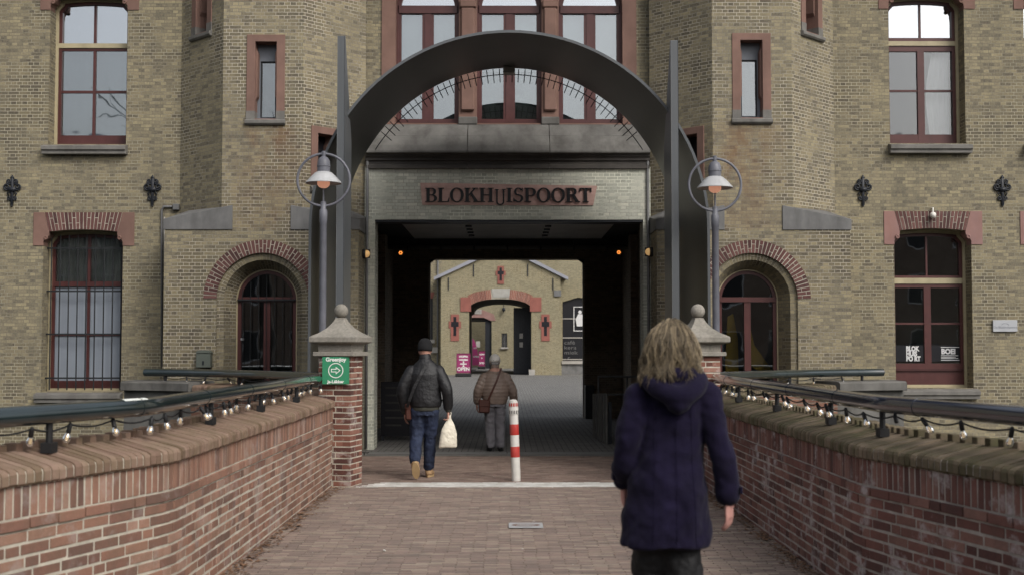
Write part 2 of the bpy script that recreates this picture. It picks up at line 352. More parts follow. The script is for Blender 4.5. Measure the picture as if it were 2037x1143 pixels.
    def mesh(s, name, mats, smooth=False):
        me = bpy.data.meshes.new(name); me.from_pydata(s.v, [], s.f)
        for m in mats: me.materials.append(MATS[m])
        me.polygons.foreach_set('material_index', s.fm)
        if smooth: me.polygons.foreach_set('use_smooth', [True]*len(s.f))
        uvl = me.uv_layers.new(name='UV')
        for p in me.polygons:
            if p.index in s.uv:
                for li, q in zip(p.loop_indices, s.uv[p.index]): uvl.data[li].uv = q
                continue
            n = p.normal
            if abs(n.z) > .8:
                for li in p.loop_indices:
                    c = me.vertices[me.loops[li].vertex_index].co; uvl.data[li].uv = (c.x, c.y)
            else:
                l = math.hypot(n.x, n.y) or 1; tx, ty = -n.y/l, n.x/l
                if tx < -.01 or (abs(tx) <= .01 and ty < 0): tx, ty = -tx, -ty
                for li in p.loop_indices:
                    c = me.vertices[me.loops[li].vertex_index].co; uvl.data[li].uv = (c.x*tx+c.y*ty, c.z)
        me.update(); return me
    def build(s, name, mats, parent=None, smooth=False, loc=None, rot=None, bevel=0, kind=None):
        mats = [mats] if isinstance(mats, str) else mats
        o = bpy.data.objects.new(name, s.mesh(name, mats, smooth)); COL.objects.link(o)
        if parent is not None: o.parent = parent
        if loc is not None: o.location = loc
        if rot is not None: o.rotation_euler = rot
        if bevel:
            b = o.modifiers.new('b', 'BEVEL'); b.width = bevel; b.segments = 2; b.limit_method = 'ANGLE'; b.angle_limit = R(35)
        if smooth == 'auto':
            for p in o.data.polygons: p.use_smooth = True
            o.data.set_sharp_from_angle(angle=R(40))
        if kind: o['kind'] = kind
        return o
def tag(o, label, cat, group=None, kind=None):
    o['label'] = label; o['category'] = cat
    if group: o['group'] = group
    if kind: o['kind'] = kind
    return o
def thing(name, label, cat, loc=(0, 0, 0), rz=0, group=None):
    o = bpy.data.objects.new(name, None); COL.objects.link(o); o.empty_display_size = .1
    o.location = loc; o.rotation_euler = (0, 0, rz)
    return tag(o, label, cat, group)
def place(name, me, parent, loc, rot=(0, 0, 0), scl=None):
    o = bpy.data.objects.new(name, me); COL.objects.link(o); o.parent = parent; o.location = loc; o.rotation_euler = rot
    if scl: o.scale = scl
    return o
def one(fn, *a, **k):
    m = MB(); fn(m, *a, **k); return m
def Box(*a, **k):
    m = MB(); m.box(*a, **k); return m
def Prism(*a, **k):
    m = MB(); m.prism(*a, **k); return m
def Tube(*a, **k):
    m = MB(); m.tube(*a, **k); return m
def offset(poly, d):      # shrink a polygon towards its inside
    n = len(poly); area = sum(poly[i][0]*poly[(i+1) % n][1]-poly[(i+1) % n][0]*poly[i][1] for i in range(n)); sg = 1 if area > 0 else -1
    out = []
    for i in range(n):
        p0 = Vector(poly[i-1]); p1 = Vector(poly[i]); p2 = Vector(poly[(i+1) % n])
        a = (p1-p0).normalized(); b = (p2-p1).normalized()
        na = Vector((-a.y, a.x))*sg; nb = Vector((-b.y, b.x))*sg; m = na+nb; k = max(.35, 1+na.dot(nb))
        out.append(tuple(p1+m*d/k))
    return out
def clip(poly, x0, x1, z0, z1):
    for ax, val, sgn in ((0, x0, 1), (0, x1, -1), (1, z0, 1), (1, z1, -1)):
        res = []; n = len(poly)
        for i in range(n):
            a, b = poly[i], poly[(i+1) % n]; da, db = (a[ax]-val)*sgn, (b[ax]-val)*sgn
            if da >= 0: res.append(a)
            if (da >= 0) != (db >= 0):
                t = da/(da-db); res.append((a[0]+(b[0]-a[0])*t, a[1]+(b[1]-a[1])*t))
        poly = res
        if len(poly) < 3: return []
    return poly
def arcpts(cx, cz, rx, rz, a0, a1, n): return [(cx+rx*math.cos(a0+(a1-a0)*i/n), cz+rz*math.sin(a0+(a1-a0)*i/n)) for i in range(n+1)]

# ================================================================== the setting: ground, water
YW, YT, YP, YB = 20.07, 19.2, 20.0, 20.3       # wing wall, tower front, portal face, window bay
def structure(name, mb, mat, **k):
    o = mb.build(name, mat, **k); o['kind'] = 'structure'; return o
structure('canal_water', Box(-60, 60, -6, 19.0, -2.6, -2.2), 'water')
m = MB(); m.box(-60, 60, -80, -6, -2.6, -.05); structure('street', m, 'grey_paving')
m = MB(); m.box(-60, 60, 29.3, 160, -.5, -.004); structure('courtyard_ground', m, 'grey_paving')
m = MB(); m.box(-60, 60, 18.4, 29.3, -2.6, -.35); structure('quay_ground', m, 'concrete')
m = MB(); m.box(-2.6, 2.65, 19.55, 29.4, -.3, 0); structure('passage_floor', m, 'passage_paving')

# bridge deck with its pavers
deck = structure('bridge_deck', one(lambda m: (m.box(-2.3, 2.5, -6, 15.0, -.5, -.012), m.vprism([(-2.3, 15.0), (2.5, 15.0), (5.4, 18.2), (5.4, 19.15), (-5.4, 19.15), (-5.4, 18.2)], -.5, -.013))), 'joint_sand')
rnd = random.Random(3)
def paver_mesh(name, mat, lx=.2, ly=.05):
    m = MB(); e = .003
    m.add([(-lx/2, -ly/2, -.03), (lx/2, -ly/2, -.03), (lx/2, ly/2, -.03), (-lx/2, ly/2, -.03),
           (-lx/2+e, -ly/2+e, 0), (lx/2-e, -ly/2+e, 0), (lx/2-e, ly/2-e, 0), (-lx/2+e, ly/2-e, 0)],
          [(4, 5, 6, 7), (0, 1, 5, 4), (1, 2, 6, 5), (2, 3, 7, 6), (3, 0, 4, 7)]); return m.mesh(name, [mat])
pm = paver_mesh('paver', 'paver_brick')
rest = {'paver_brick': MB(), 'forecourt_brick': MB()}
def paver_into(mb, x, y, z, lx, ly, rot, tx, ty):
    e = .003; c, s_ = math.cos(rot), math.sin(rot); vs = []
    for (a, b, h) in ((-1, -1, 0), (1, -1, 0), (1, 1, 0), (-1, 1, 0), (-1, -1, 1), (1, -1, 1), (1, 1, 1), (-1, 1, 1)):
        px, py = a*(lx/2-e*h), b*(ly/2-e*h)
        vs.append((x+px*c-py*s_, y+px*s_+py*c, (-.03 if not h else z+a*tx+b*ty)))
    mb.add(vs, [(4, 5, 6, 7), (0, 1, 5, 4), (1, 2, 6, 5), (2, 3, 7, 6), (3, 0, 4, 7)])
rows = []; y = 6.5; k = 0
while y < 14.69:
    x = -2.1+(k % 2)*.103-rnd.random()*.02
    while x < 2.32:
        rows.append((x, y+rnd.uniform(-.0025, .0025))); x += .2035+rnd.uniform(-.002, .003)
    y += .0535; k += 1
vis = [r for r in rows if r[1] > 8.95 and abs(r[0]) < 2.1 and not (.3 < r[0] < 1.2 and r[1] < 9.6)]
vis.sort(key=lambda r: r[1]); near = set(vis[:300])
for (x, y) in rows:
    wav = .006*noise.noise(Vector((x*1.3, y*1.3, 0)))
    z = wav+rnd.uniform(-.002, .0015)-.002
    if (x, y) in near: place('paver', pm, deck, (x, y, z), (rnd.uniform(-.012, .012), rnd.uniform(-.006, .006), rnd.uniform(-.012, .012)))
    else: paver_into(rest['paver_brick'], x, y, z, .2, .05, rnd.uniform(-.012, .012), rnd.uniform(-.0006, .0006), rnd.uniform(-.0006, .0006))
y = 15.215; k = 0
while y < 18.8:
    hw = 2.15+max(0, (y-15.2))*.95; x = -hw+(k % 2)*.103
    while x < hw+.15:
        paver_into(rest['forecourt_brick'], x, y, rnd.uniform(-.003, .001), .2, .05, rnd.uniform(-.012, .012), rnd.uniform(-.0006, .0006), rnd.uniform(-.0006, .0006)); x += .2035
    y += .0535; k += 1
wm = paver_mesh('white_paver', 'white_paver')
for k in range(9):
    x = -1.66+.03*k+(k % 2)*.103; y = 14.735+k*.0535
    while x < 2.2:
        place('white_paver', wm, deck, (x, y+rnd.uniform(-.002, .002), .001+rnd.uniform(-.002, .002)), (rnd.uniform(-.01, .01), rnd.uniform(-.005, .005), rnd.uniform(-.012, .012))); x += .2035
for k in range(9):
    x = -1.66+.03*k+(k % 2)*.103-.2035
    while x > -2.1:
        paver_into(rest['paver_brick'], x, 14.735+k*.0535, rnd.uniform(-.003, .001), .2, .05, 0, 0, 0); x -= .2035
for n_, mb in rest.items(): mb.build('paver', n_, deck, kind='stuff')
for (x0, x1, y0, y1, mt) in ((-2.12, -.6, 18.86, 19.2, 'weathered_stone'), (-.59, .9, 18.86, 19.2, 'weathered_stone'), (.91, 2.2, 18.86, 19.2, 'weathered_stone'), (-2.12, 0, 19.21, 19.54, 'bluestone'), (.01, 2.2, 19.21, 19.54, 'bluestone')):
    Box(x0, x1, y0, y1, -.1, .004, ch=.004).build('threshold_stone', mt, deck)
m = MB()
for i in range(9):
    x, y = G(1012+i*8.5, 1045); m.box(x-.04, x+.04, y-.11, y+.11, .0055, .0075)
gm = Box(*[G(1012, 1046)[0], G(1080, 1046)[0]], G(1040, 1050)[1], G(1040, 1040)[1], .005, .008).build('pavement_plate', ['lamp_shade_paint'], deck)
mm = MB(); cx, cy = G(1046, 1045); mm.add([(cx+.13*math.cos(a/24*2*math.pi)*k, cy+.075*math.sin(a/24*2*math.pi)*k2, .0095) for k, k2 in ((1, 1), (.72, .6)) for a in range(24)], [(a, (a+1) % 24, 24+(a+1) % 24, 24+a) for a in range(24)])
mm.build('printed_ring', 'sandstone', gm)

# ================================================================== the gatehouse
GH = thing('gatehouse', 'yellow brick gatehouse with two octagonal towers flanking the dark gate passage', 'building')

def lintel(xl, xr, zc, zt, inset, Y, mat='voussoir_brick', n=20, seed=0):
    """flat arch of red bricks standing on edge; every brick its own piece"""
    rr = random.Random(seed)
    arc = lambda t: zc-.035*(2*t-1)**2
    bk = MB(); N = 24
    bot = [(xl+inset+(xr-xl-2*inset)*i/N, arc(i/N)+.004) for i in range(N+1)]
    bk.prism(bot+[(xr-.02, zt-.004), (xl+.02, zt-.004)], Y-.004, Y+.12)
    L = bk.build('lintel', 'mortar', GH)
    g = .0065
    for i in range(n):
        t0, t1 = i/n, (i+1)/n
        a0 = Vector((xl+inset+(xr-xl-2*inset)*t0, arc(t0))); a1 = Vector((xl+inset+(xr-xl-2*inset)*t1, arc(t1)))
        b0 = Vector((xl+.015+(xr-xl-.03)*t0, zt)); b1 = Vector((xl+.015+(xr-xl-.03)*t1, zt))
        h = Vector((g, 0)); cut = [0, (.36, .66)[i % 2], 1]
        if rr.random() < .35: cut = [0, 1]
        for q0, q1 in zip(cut, cut[1:]):
            e0 = .045 if q0 > 0 else 0
            pts = [a0.lerp(b0, q0+e0)+h, a1.lerp(b1, q0+e0)-h, a1.lerp(b1, q1)-h, a0.lerp(b0, q1)+h]
            Prism([tuple(p) for p in pts], Y-.009-rr.uniform(0, .003), Y+.05).build('brick', mat, L)
    return L
def corner_stones(xl, xr, zc, zt, Y, mat):
    zs = zc-.20; zb = zc-.26
    for sg, x, out in ((1, xl, .16), (-1, xr, .18)):
        f = lambda d: x+sg*d
        poly = [(f(-out), zb), (f(.004), zb), (f(.004), zs), (f(.03), zs+.045), (f(.062), zs+.06), (f(.088), zc-.10), (f(.095), zc-.05), (f(.01), zt), (f(-out), zt)]
        if sg < 0: poly = poly[::-1]
        st = Prism(poly, Y-.014, Y+.2).build('lintel_stone', mat, GH, bevel=.004)
        m = MB(); m.lathe([(.012, 0), (.034, 0), (.036, .012), (.03, .022), (.018, .024), (.014, .014), (.004, .014)], 16, axis=Matrix.Rotation(R(90), 3, 'X'))
        m.build('scroll', mat, st, loc=(f(.05), Y-.015, zc-.135), smooth='auto')
def holepoly(xl, xr, zb, zc):
    zs = zc-.2; w = xr-xl
    return [(xl, zb), (xr, zb), (xr, zs), (xr-.03, zs+.05), (xr-.085, zc-.09)]+[(xr-.095-(w-.19)*i/10, zc-.035*(2*i/10-1)**2-.003) for i in range(11)]+[(xl+.085, zc-.09), (xl+.03, zs+.05), (xl, zs)]
def window(loc, rz, poly, D, outer, sash, cells, bars, name='window'):
    """outer/sash = (material, width); cells = (x0,x1,z0,z1,glass,backing); bars = (name,x0,x1,z0,z1,y0,y1,material)"""
    a = offset(poly, -.004); b = offset(poly, outer[1]); m = MB(); m.ring(a, b, D, D+.12)
    wpart = m.build(name, outer[0], GH, loc=loc, rot=(0, 0, rz))
    c = offset(poly, outer[1]-.002); d = offset(poly, outer[1]+sash[1]); m = MB(); m.ring(c, d, D+.025, D+.10); m.build('sash', sash[0], wpart)
    for (nm, x0, x1, z0, z1, y0, y1, mt) in bars:
        Box(x0, x1, D+y0, D+y1, z0, z1).build(nm, mt, wpart)
    inn = offset(poly, outer[1]+sash[1]-.006)
    for (x0, x1, z0, z1, gl, back) in cells:
        q = clip(inn, x0, x1, z0, z1)
        if len(q) < 3: continue
        m = MB(); m.prism(q, D+.060, D+.064); m.build('pane', gl, wpart)
        if back:
            m = MB(); n_ = 40; xs = [x0+(x1-x0)*i/n_ for i in range(n_+1)]; wv = .012 if 'curtain' in back else 0
            zt_ = min(z1, max(p[1] for p in q))
            m.add([(x, D+(.078+wv if wv else .20)+wv*math.sin(x*70), z) for x in xs for z in (z0, zt_)], [(2*i, 2*i+2, 2*i+3, 2*i+1) for i in range(n_)]); m.build('curtain' if wv else 'blind', back, wpart, smooth=True)
    return wpart
def sill(xl, xr, z, Y, mat='sill_stone', proj=.15, h=.17, depth=.3, parent=None):
    m = MB(); prof = [(Y+depth, z), (Y-.02, z-.012), (Y-proj, z-.045), (Y-proj, z-.105), (Y-proj+.03, z-.118), (Y-proj+.03, z-h), (Y+.05, z-h), (Y+.05, z-.06), (Y+depth, z-.06)]
    n = len(prof); vs = [(x, y, zz) for x in (xl, xr) for y, zz in prof]
    m.add(vs, [tuple(range(n)), tuple(range(2*n-1, n-1, -1))]+[(i, n+i, n+(i+1) % n, (i+1) % n) for i in range(n)])
    o = m.build('window_sill', mat, GH, bevel=.004); return o

# ---- wing walls with their windows
DW = .27; YF = YW+DW+.06
def wing_window(pl, pr, pyb, pyc, kind, dx=0, seed=0, lintelmat='sandstone', detail=True):
    xl, xr = PX(pl, YW)+dx, PX(pr, YW)+dx; zb, zc = PZ(pyb, YW), PZ(pyc, YW); zt = zc+.275
    poly = holepoly(xl, xr, zb, zc); z = lambda py: PZ(py, YF); mid = (xl+xr)/2
    lo, ro = xl+.10, xr-.10; bars = []; cells = []; ft = .055
    if kind == 'upper_sky':
        bars += [('transom', xl+.03, xr-.03, z(98), z(89), .01, .12, 'cream_paint'), ('rail', xl+.06, xr-.06, z(103), z(98), .03, .10, 'red_paint'), ('mullion', mid-.02, mid+.02, z(98), zc-.05, .035, .09, 'red_paint'), ('mullion', mid-.022, mid+.022, zb+.1, z(103), .035, .09, 'red_paint'), ('glazing_bar', xl+.08, xr-.08, z(187), z(182), .04, .085, 'red_paint'), ('rail', xl+.06, xr-.06, zb+.05, z(271), .028, .10, 'red_paint')]
        cells += [(xl, mid, z(93), zc, 'bright_glass', 'white_blind'), (mid, xr, z(93), zc, 'bright_glass', 'white_blind')]
        for a, b in ((xl, mid), (mid, xr)): cells += [(a, b, z(184), z(100), 'window_glass', 'grey_blind'), (a, b, zb, z(184), 'window_glass', 'grey_blind')]
    if kind == 'upper_curtain':
        bars += [('transom', xl+.03, xr-.03, z(92), z(83), .01, .12, 'cream_paint'), ('rail', xl+.06, xr-.06, z(83), z(76), .03, .10, 'red_paint'), ('mullion', mid-.015, mid+.015, z(80), zc-.05, .035, .09, 'red_paint'), ('rail', xl+.06, xr-.06, z(103), z(92), .03, .10, 'red_paint'), ('mullion', mid-.055, mid+.055, zb+.08, z(100), .024, .097, 'red_paint'), ('glazing_bar', xl+.08, xr-.08, z(183), z(179), .04, .085, 'red_paint'), ('rail', xl+.06, xr-.06, zb+.05, z(268), .028, .10, 'red_paint')]
        cells += [(xl, mid, z(88), zc, 'bright_glass', 'white_blind'), (mid, xr, z(88), zc, 'bright_glass', 'white_blind')]
        for a, b, bk in ((xl, mid, None), (mid, xr, None)): cells += [(a, b, z(181), z(95), 'dark_glass', bk), (a, b, zb, z(181), 'dark_glass', bk)]
    if kind == 'lower_barred':
        bars += [('transom', xl+.06, xr-.06, z(570), z(560), .02, .11, 'red_paint'), ('mullion', mid-.022, mid+.022, z(565), zc-.05, .035, .09, 'red_paint'), ('mullion', mid-.022, mid+.022, zb+.1, z(565), .035, .09, 'red_paint'), ('glazing_bar', xl+.08, xr-.08, z(667), z(663), .04, .085, 'red_paint'), ('rail', xl+.06, xr-.06, zb+.05, z(756), .028, .10, 'red_paint')]
        cells += [(xl, mid, z(565), zc, 'dark_glass', 'dull_curtain'), (mid, xr, z(565), zc, 'dark_glass', 'dull_curtain')]
        for a, b in ((xl, mid), (mid, xr)): cells += [(a, b, z(665), z(568), 'frosted_glass', None), (a, b, zb, z(665), 'frosted_glass', None)]
    if kind == 'lower_shop':
        bars += [('transom', xl+.03, xr-.03, z(564), z(553), .01, .12, 'cream_paint'), ('rail', xl+.06, xr-.06, z(553), z(548), .03, .10, 'red_paint'), ('mullion', mid-.015, mid+.015, z(552), zc-.05, .035, .09, 'red_paint'), ('rail', xl+.06, xr-.06, z(572), z(564), .03, .10, 'red_paint'), ('mullion', mid-.055, mid+.055, z(724), z(570), .027, .097, 'red_paint'), ('glazing_bar', xl+.08, xr-.08, z(645), z(641), .04, .085, 'red_paint'), ('rail', xl+.06, xr-.06, z(733), z(722), .02, .105, 'red_paint'), ('rail', xl+.055, xr-.055, z(737), z(733), .0, .105, 'dark_red_paint'), ('base_panel', xl+.06, xr-.06, zb+.05, z(737), .03, .10, 'red_paint')]
        cells += [(xl, mid, z(558), zc, 'street_glass', None), (mid, xr, z(558), zc, 'street_glass', None)]
        for a, b in ((xl, mid), (mid, xr)): cells += [(a, b, z(643), z(568), 'street_glass', None), (a, b, z(726), z(643), 'street_glass', None)]
    w = window((0, YW, 0), 0, poly, DW, ('cream_paint', .045), ('red_paint', .05), cells, bars)
    if kind == 'lower_barred':
        n = 9
        for i in range(n):
            x = xl+.07+(xr-xl-.14)*i/(n-1); Tube([(x, DW-.09, zb+.02), (x, DW-.09, zc-.075)], .011, 8).build('iron_bar', 'bar_iron', w)
        for py in (494, 579, 664, 751):
            zz = PZ(py, YW+.18); Box(xl-.02, xr+.02, DW-.099, DW-.081, zz-.013, zz+.013).build('cross_bar', 'bar_iron', w)
    if kind == 'upper_curtain' and detail:
        m = MB(); n_ = 24; pts = []
        for i in range(n_+1):
            t = i/n_; zz = zb+.1+(z(96)-zb-.1)*t; xe = mid+.14+.12*abs(2*t-1)**1.6*(1 if t > .5 else .6)
            for k in range(13):
                u = k/12; x = xe+(xr-.09-xe)*u; pts.append((x, DW+.22+.018*math.sin(u*26), zz))
        m.add(pts, [(i*13+k, i*13+k+1, (i+1)*13+k+1, (i+1)*13+k) for i in range(n_) for k in range(12)]); m.build('curtain', 'white_blind', w, smooth=True)
    if kind == 'lower_shop' and detail:
        zf0, zf1 = z(718), z(686)
        for k, (a, b) in enumerate(((xl+.1, mid-.06), (mid+.06, xr-.1))):
            f = Box(a, b, DW+.050, DW+.056, zf0, zf1).build('window_film', 'film_black', w)
        a, b = xl+.1, mid-.06
        for i, (tx, py) in enumerate((('BLOK', 688), ('HUIS', 698), ('PO RT', 708))): text(tx, w, (a+.17, DW+.047, z(py+9)), .105, 'film_white', bold=.006, condense=.78)
        a, b = mid+.06, xr-.1
        text('BOEI', w, (a+.16, DW+.047, z(703)), .115, 'film_white', bold=.006, condense=.95)
        for py, wd, th in ((690, .3, 1.4), (706.5, .28, 1.2), (709.5, .24, 1.2), (712, .28, 1.2), (715.5, .3, 1.4)):
            Box(a+.155, a+.155+wd, DW+.046, DW+.048, z(py+th/2), z(py-th/2)).build('printed_line', 'film_white', w)
        cx = xl+.3; Box(cx-.2, cx-.02, DW+1.1, DW+1.15, z(690), z(665)).build('shelf_box', 'yellow_banner', w)
        Box(mid+.1, xr-.15, DW+.9, DW+1.5, z(700), z(682)).build('desk', 'grey_frame', w)
    if zt < 7.4: lintel(xl, xr, zc, zt, .09, YW, seed=seed)
    corner_stones(xl, xr, zc, zt, YW, lintelmat)
    sill(xl-.06 if xl < 0 else xl-.03, xr+.03 if xl < 0 else xr+.06, zb, YW)
    return poly
def text(s, parent, loc, size, mat, bold=0, condense=1, extr=.001, align='LEFT', rz=0, name='lettering'):
    c = bpy.data.curves.new(name, 'FONT'); c.body = s; c.size = size; c.offset = bold; c.extrude = extr; c.align_x = align; c.resolution_u = 3
    c.materials.append(MATS[mat]); tmp = bpy.data.objects.new(name, c); COL.objects.link(tmp)
    me = bpy.data.meshes.new_from_object(tmp.evaluated_get(bpy.context.evaluated_depsgraph_get())); bpy.data.objects.remove(tmp); bpy.data.curves.remove(c)
    o = bpy.data.objects.new(name, me); COL.objects.link(o); o.parent = parent; o.location = loc; o.rotation_euler = (R(90), 0, rz); o.scale = (condense, 1, 1)
    if not me.materials: me.materials.append(MATS[mat])
    return o
SPACING = 2.19
hl = [wing_window(84, 243, 778, 457, 'lower_barred', seed=1), wing_window(90, 246, 288, -10, 'upper_sky', seed=2)]
hr = [wing_window(1780, 1934, 771, 454, 'lower_shop', seed=3, lintelmat='pink_sandstone'), wing_window(1775, 1927, 285, -14, 'upper_curtain', seed=4)]
hr += [wing_window(1780, 1934, 771, 454, 'lower_shop', dx=SPACING, seed=5, lintelmat='pink_sandstone', detail=False), wing_window(1775, 1927, 285, -14, 'upper_curtain', dx=SPACING, seed=6, detail=False)]
XT = 1.23/2       # tower: octagon of 1.23 m sides
TL0, TL1, TR0, TR1 = -4.37, -3.14, 3.17, 4.40
DD = .87
m = MB(); m.panel((0, YW), (1, 0), [(-14, -2.6), (TL0-DD, -2.6), (TL0-DD, 9.2), (-14, 9.2)], hl, DW+.12); m.build('wing_wall', 'yellow_brick', GH)
m = MB(); m.panel((0, YW), (1, 0), [(TR1+DD, -2.6), (14, -2.6), (14, 9.2), (TR1+DD, 9.2)], hr, DW+.12); m.build('wing_wall', 'yellow_brick', GH)

# ---- towers
ZB = PZ(457, YT)          # top of the square tower base
def arch_door_poly(cx, zc_, r, zb): return [(cx-r, zb), (cx+r, zb)]+arcpts(cx, zc_, r, r, 0, math.pi, 24)
def slit_window(parent_loc, rz, xl, xr, zb, zt, deep=.24, pane_h=.78, dark=False):
    """stone-framed slit window in local wall coordinates"""
    a = [(xl-.13, zb-.02), (xr+.13, zb-.02), (xr+.13, zt+.11), (xl-.13, zt+.11)]; b = [(xl, zb), (xr, zb), (xr, zt), (xl, zt)]
    m = MB(); m.ring(a, b, -.016, deep+.1); st = m.build('window', 'sandstone', GH, loc=parent_loc, rot=(0, 0, rz), bevel=.006)
    m = MB()
    for s_, x in ((1, xl), (-1, xr)):       # chamfer steps in the jamb, stopped above the sill
        m.prism([(x, zb+.3), (x+s_*.03, zb+.36), (x+s_*.03, zt-.16), (x, zt-.08)][::s_], .05, deep)
    m.build('jamb_moulding', 'sandstone', st)
    for x0, x1 in ((xl-.132, xl+.002), (xr-.002, xr+.132)): Box(x0, x1, -.02, deep, zb-.022, zb+.12).build('base_stone', 'sill_stone', st)
    if not dark:
        zc_ = zt-.26; f = MB(); f.ring([(xl-.01, zb-.01), (xr+.01, zb-.01), (xr+.01, zt), (xl-.01, zt)], [(xl+.045, zb+.05), (xr-.045, zb+.05), (xr-.045, zc_), (xl+.045, zc_)], deep-.04, deep+.05); f.build('frame', 'grey_frame', st)
        f = MB(); f.ring([(xl+.044, zb+.049), (xr-.044, zb+.049), (xr-.044, zc_+.001), (xl+.044, zc_+.001)], [(xl+.058, zb+.063), (xr-.058, zb+.063), (xr-.058, zc_-.014), (xl+.058, zc_-.014)], deep-.03, deep+.04); f.build('gasket', 'rubber', st)
        Box(xl+.05, xr-.05, deep+.005, deep+.01, zb+.05, zc_).build('pane', 'slit_glass', st)
        Box(xl+.05, xr-.05, deep+.12, deep+.14, zb+.05, zc_).build('blind', 'dull_curtain', st)
    else: Box(xl, xr, deep-.02, deep+.03, zb, zt).build('shutter', 'dark_red_paint' if dark == 1 else 'film_black', st)  # the black one stands in for a dark unlit opening
    m = MB(); prof = [(.1, zb), (-.015, zb-.012), (-.06, zb-.03), (-.06, zb-.075), (-.035, zb-.10), (.03, zb-.10)]; n = len(prof)
    m.add([(x, y, z) for x in (xl-.145, xr+.145) for y, z in prof], [tuple(range(n)), tuple(range(2*n-1, n-1, -1))]+[(i, n+i, n+(i+1) % n, (i+1) % n) for i in range(n)])
    m.build('window_sill', 'sill_stone', st, bevel=.004)
    return [(xl-.12, zb-.01), (xr+.12, zb-.01), (xr+.12, zt+.10), (xl-.12, zt+.10)]
C45 = math.sqrt(.5)
for side in (-1, 1):
    x0, x1 = (TL0, TL1) if side < 0 else (TR0, TR1)
    cxd = PX(522, YT) if side < 0 else PX(1496, YT)
    rd, rin, zc_ = .70, .475, PZ(594, YT)
    # square base with the arched door opening
    m = MB(); front = [(x0-DD, -2.6), (x1+DD, -2.6), (x1+DD, ZB), (x0-DD, ZB)]
    hole = arch_door_poly(cxd, zc_, rd, .02)
    m.panel((0, YT), (1, 0), front, [hole], .04)
    for xs in (x0-DD, x1+DD): m.add([(xs, YT, -2.6), (xs, YW, -2.6), (xs, YW, ZB), (xs, YT, ZB)], [(0, 1, 2, 3)])
    m.add([(x0-DD, YT, ZB), (x1+DD, YT, ZB), (x1+DD, YW, ZB), (x0-DD, YW, ZB)], [(0, 1, 2, 3)])
    # splayed brick reveal, courses running round the arch
    outp = [(cxd+rd, .02)]+arcpts(cxd, zc_, rd, rd, 0, math.pi, 32)+[(cxd-rd, .02)]
    inp = [(cxd+rin, .02)]+arcpts(cxd, zc_, rin, rin, 0, math.pi, 32)+[(cxd-rin, .02)]
    mid_ = [((a[0]*.55+b[0]*.45), (a[1]*.55+b[1]*.45)) for a, b in zip(outp, inp)]
    def strip(pa, ya, pb, yb):
        L = 0; vs = []; fs = []; uvs = []; n = len(pa)
        for i, (a, b) in enumerate(zip(pa, pb)):
            if i: L += math.hypot(a[0]-pa[i-1][0], a[1]-pa[i-1][1])
            vs += [(a[0], ya, a[1]), (b[0], yb, b[1])]
            if i:
                L0 = L-math.hypot(a[0]-pa[i-1][0], a[1]-pa[i-1][1]); d = math.hypot(math.hypot(b[0]-a[0], b[1]-a[1]), yb-ya)
                fs.append((2*i-2, 2*i, 2*i+1, 2*i-1)); uvs.append([(0, L0), (0, L), (d, L), (d, L0)])
        m.add(vs, fs, 0, uvs)
    strip(outp, YT+.03, mid_, YT+.06); strip(mid_, YT+.06, inp, YT+.34); strip(inp, YT+.34, inp, YT+.5)
    tb = m.build('tower_base', 'base_brick', GH)
    # ring of red bricks round the arch
    bk = MB(); bk.add([(x, YT-.004, z) for x, z in arcpts(cxd, zc_, rd+.002, rd+.002, 0, math.pi, 48)]+[(x, YT-.004, z) for x, z in arcpts(cxd, zc_, .895, .895, 0, math.pi, 48)], [(i, i+1, 49+i+1, 49+i) for i in range(48)])
    ringp = bk.build('arch_ring', 'mortar', GH); rr = random.Random(11+side); n = 44
    for i in range(n):
        a0, a1 = math.pi*i/n+.0085, math.pi*(i+1)/n-.0085
        cuts = [rd, (.765, .83)[i % 2], .90] if rr.random() < .6 else [rd, .90]
        for q0, q1 in zip(cuts, cuts[1:]):
            q0 += .012 if q0 > rd else 0
            Prism([(cxd+q*math.cos(a), zc_+q*math.sin(a)) for q, a in ((q0, a0), (q1, a0), (q1, a1), (q0, a1))], YT-.009-rr.uniform(0, .003), YT+.02).build('brick', 'voussoir_brick', ringp)
    # door
    dp = arch_door_poly(cxd, zc_, rin, .02); D = .36; zs = zc_+.01
    red = 'red_paint'; gl = 'street_glass'
    bars = [('transom', cxd-rin+.02, cxd+rin-.02, zs-.045, zs+.03, .0, .11, red), ('stile', cxd-.05, cxd+.05, .05, zs-.04, .017, .098, red), ('rail', cxd-rin+.05, cxd+rin-.05, .04, .55, .028, .095, red)]
    cells = [(cxd-rin, cxd+rin, zs, zs+.6, gl, None), (cxd-rin, cxd-.03, .5, zs-.02, gl, None), (cxd+.03, cxd+rin, .5, zs-.02, gl, None)]
    dpart = window((0, YT, 0), 0, dp, D, ('cream_paint', .02), (red, .055), cells, bars, name='door')
    if side < 0:
        for i in range(7):
            x = cxd-rin+.1+(2*rin-.2)*i/6; h = zc_+math.sqrt(max(0, (rin-.06)**2-(x-cxd)**2)); Tube([(x, D-.02, .1), (x, D-.02, h)], .006, 6).build('iron_bar', 'bar_iron', dpart)
        for zz in (zs-.015, .95): Box(cxd-rin+.02, cxd+rin-.02, D-.032, D-.012, zz-.012, zz+.012).build('cross_bar', 'bar_iron', dpart)
        Box(cxd-rin+.075, cxd-rin+.11, D-.01, D+.03, PZ(676, YT+.3), PZ(672, YT+.3)).build('lock', 'plaque_metal', dpart)
    else:      # yellow furniture and boxes standing behind the glass
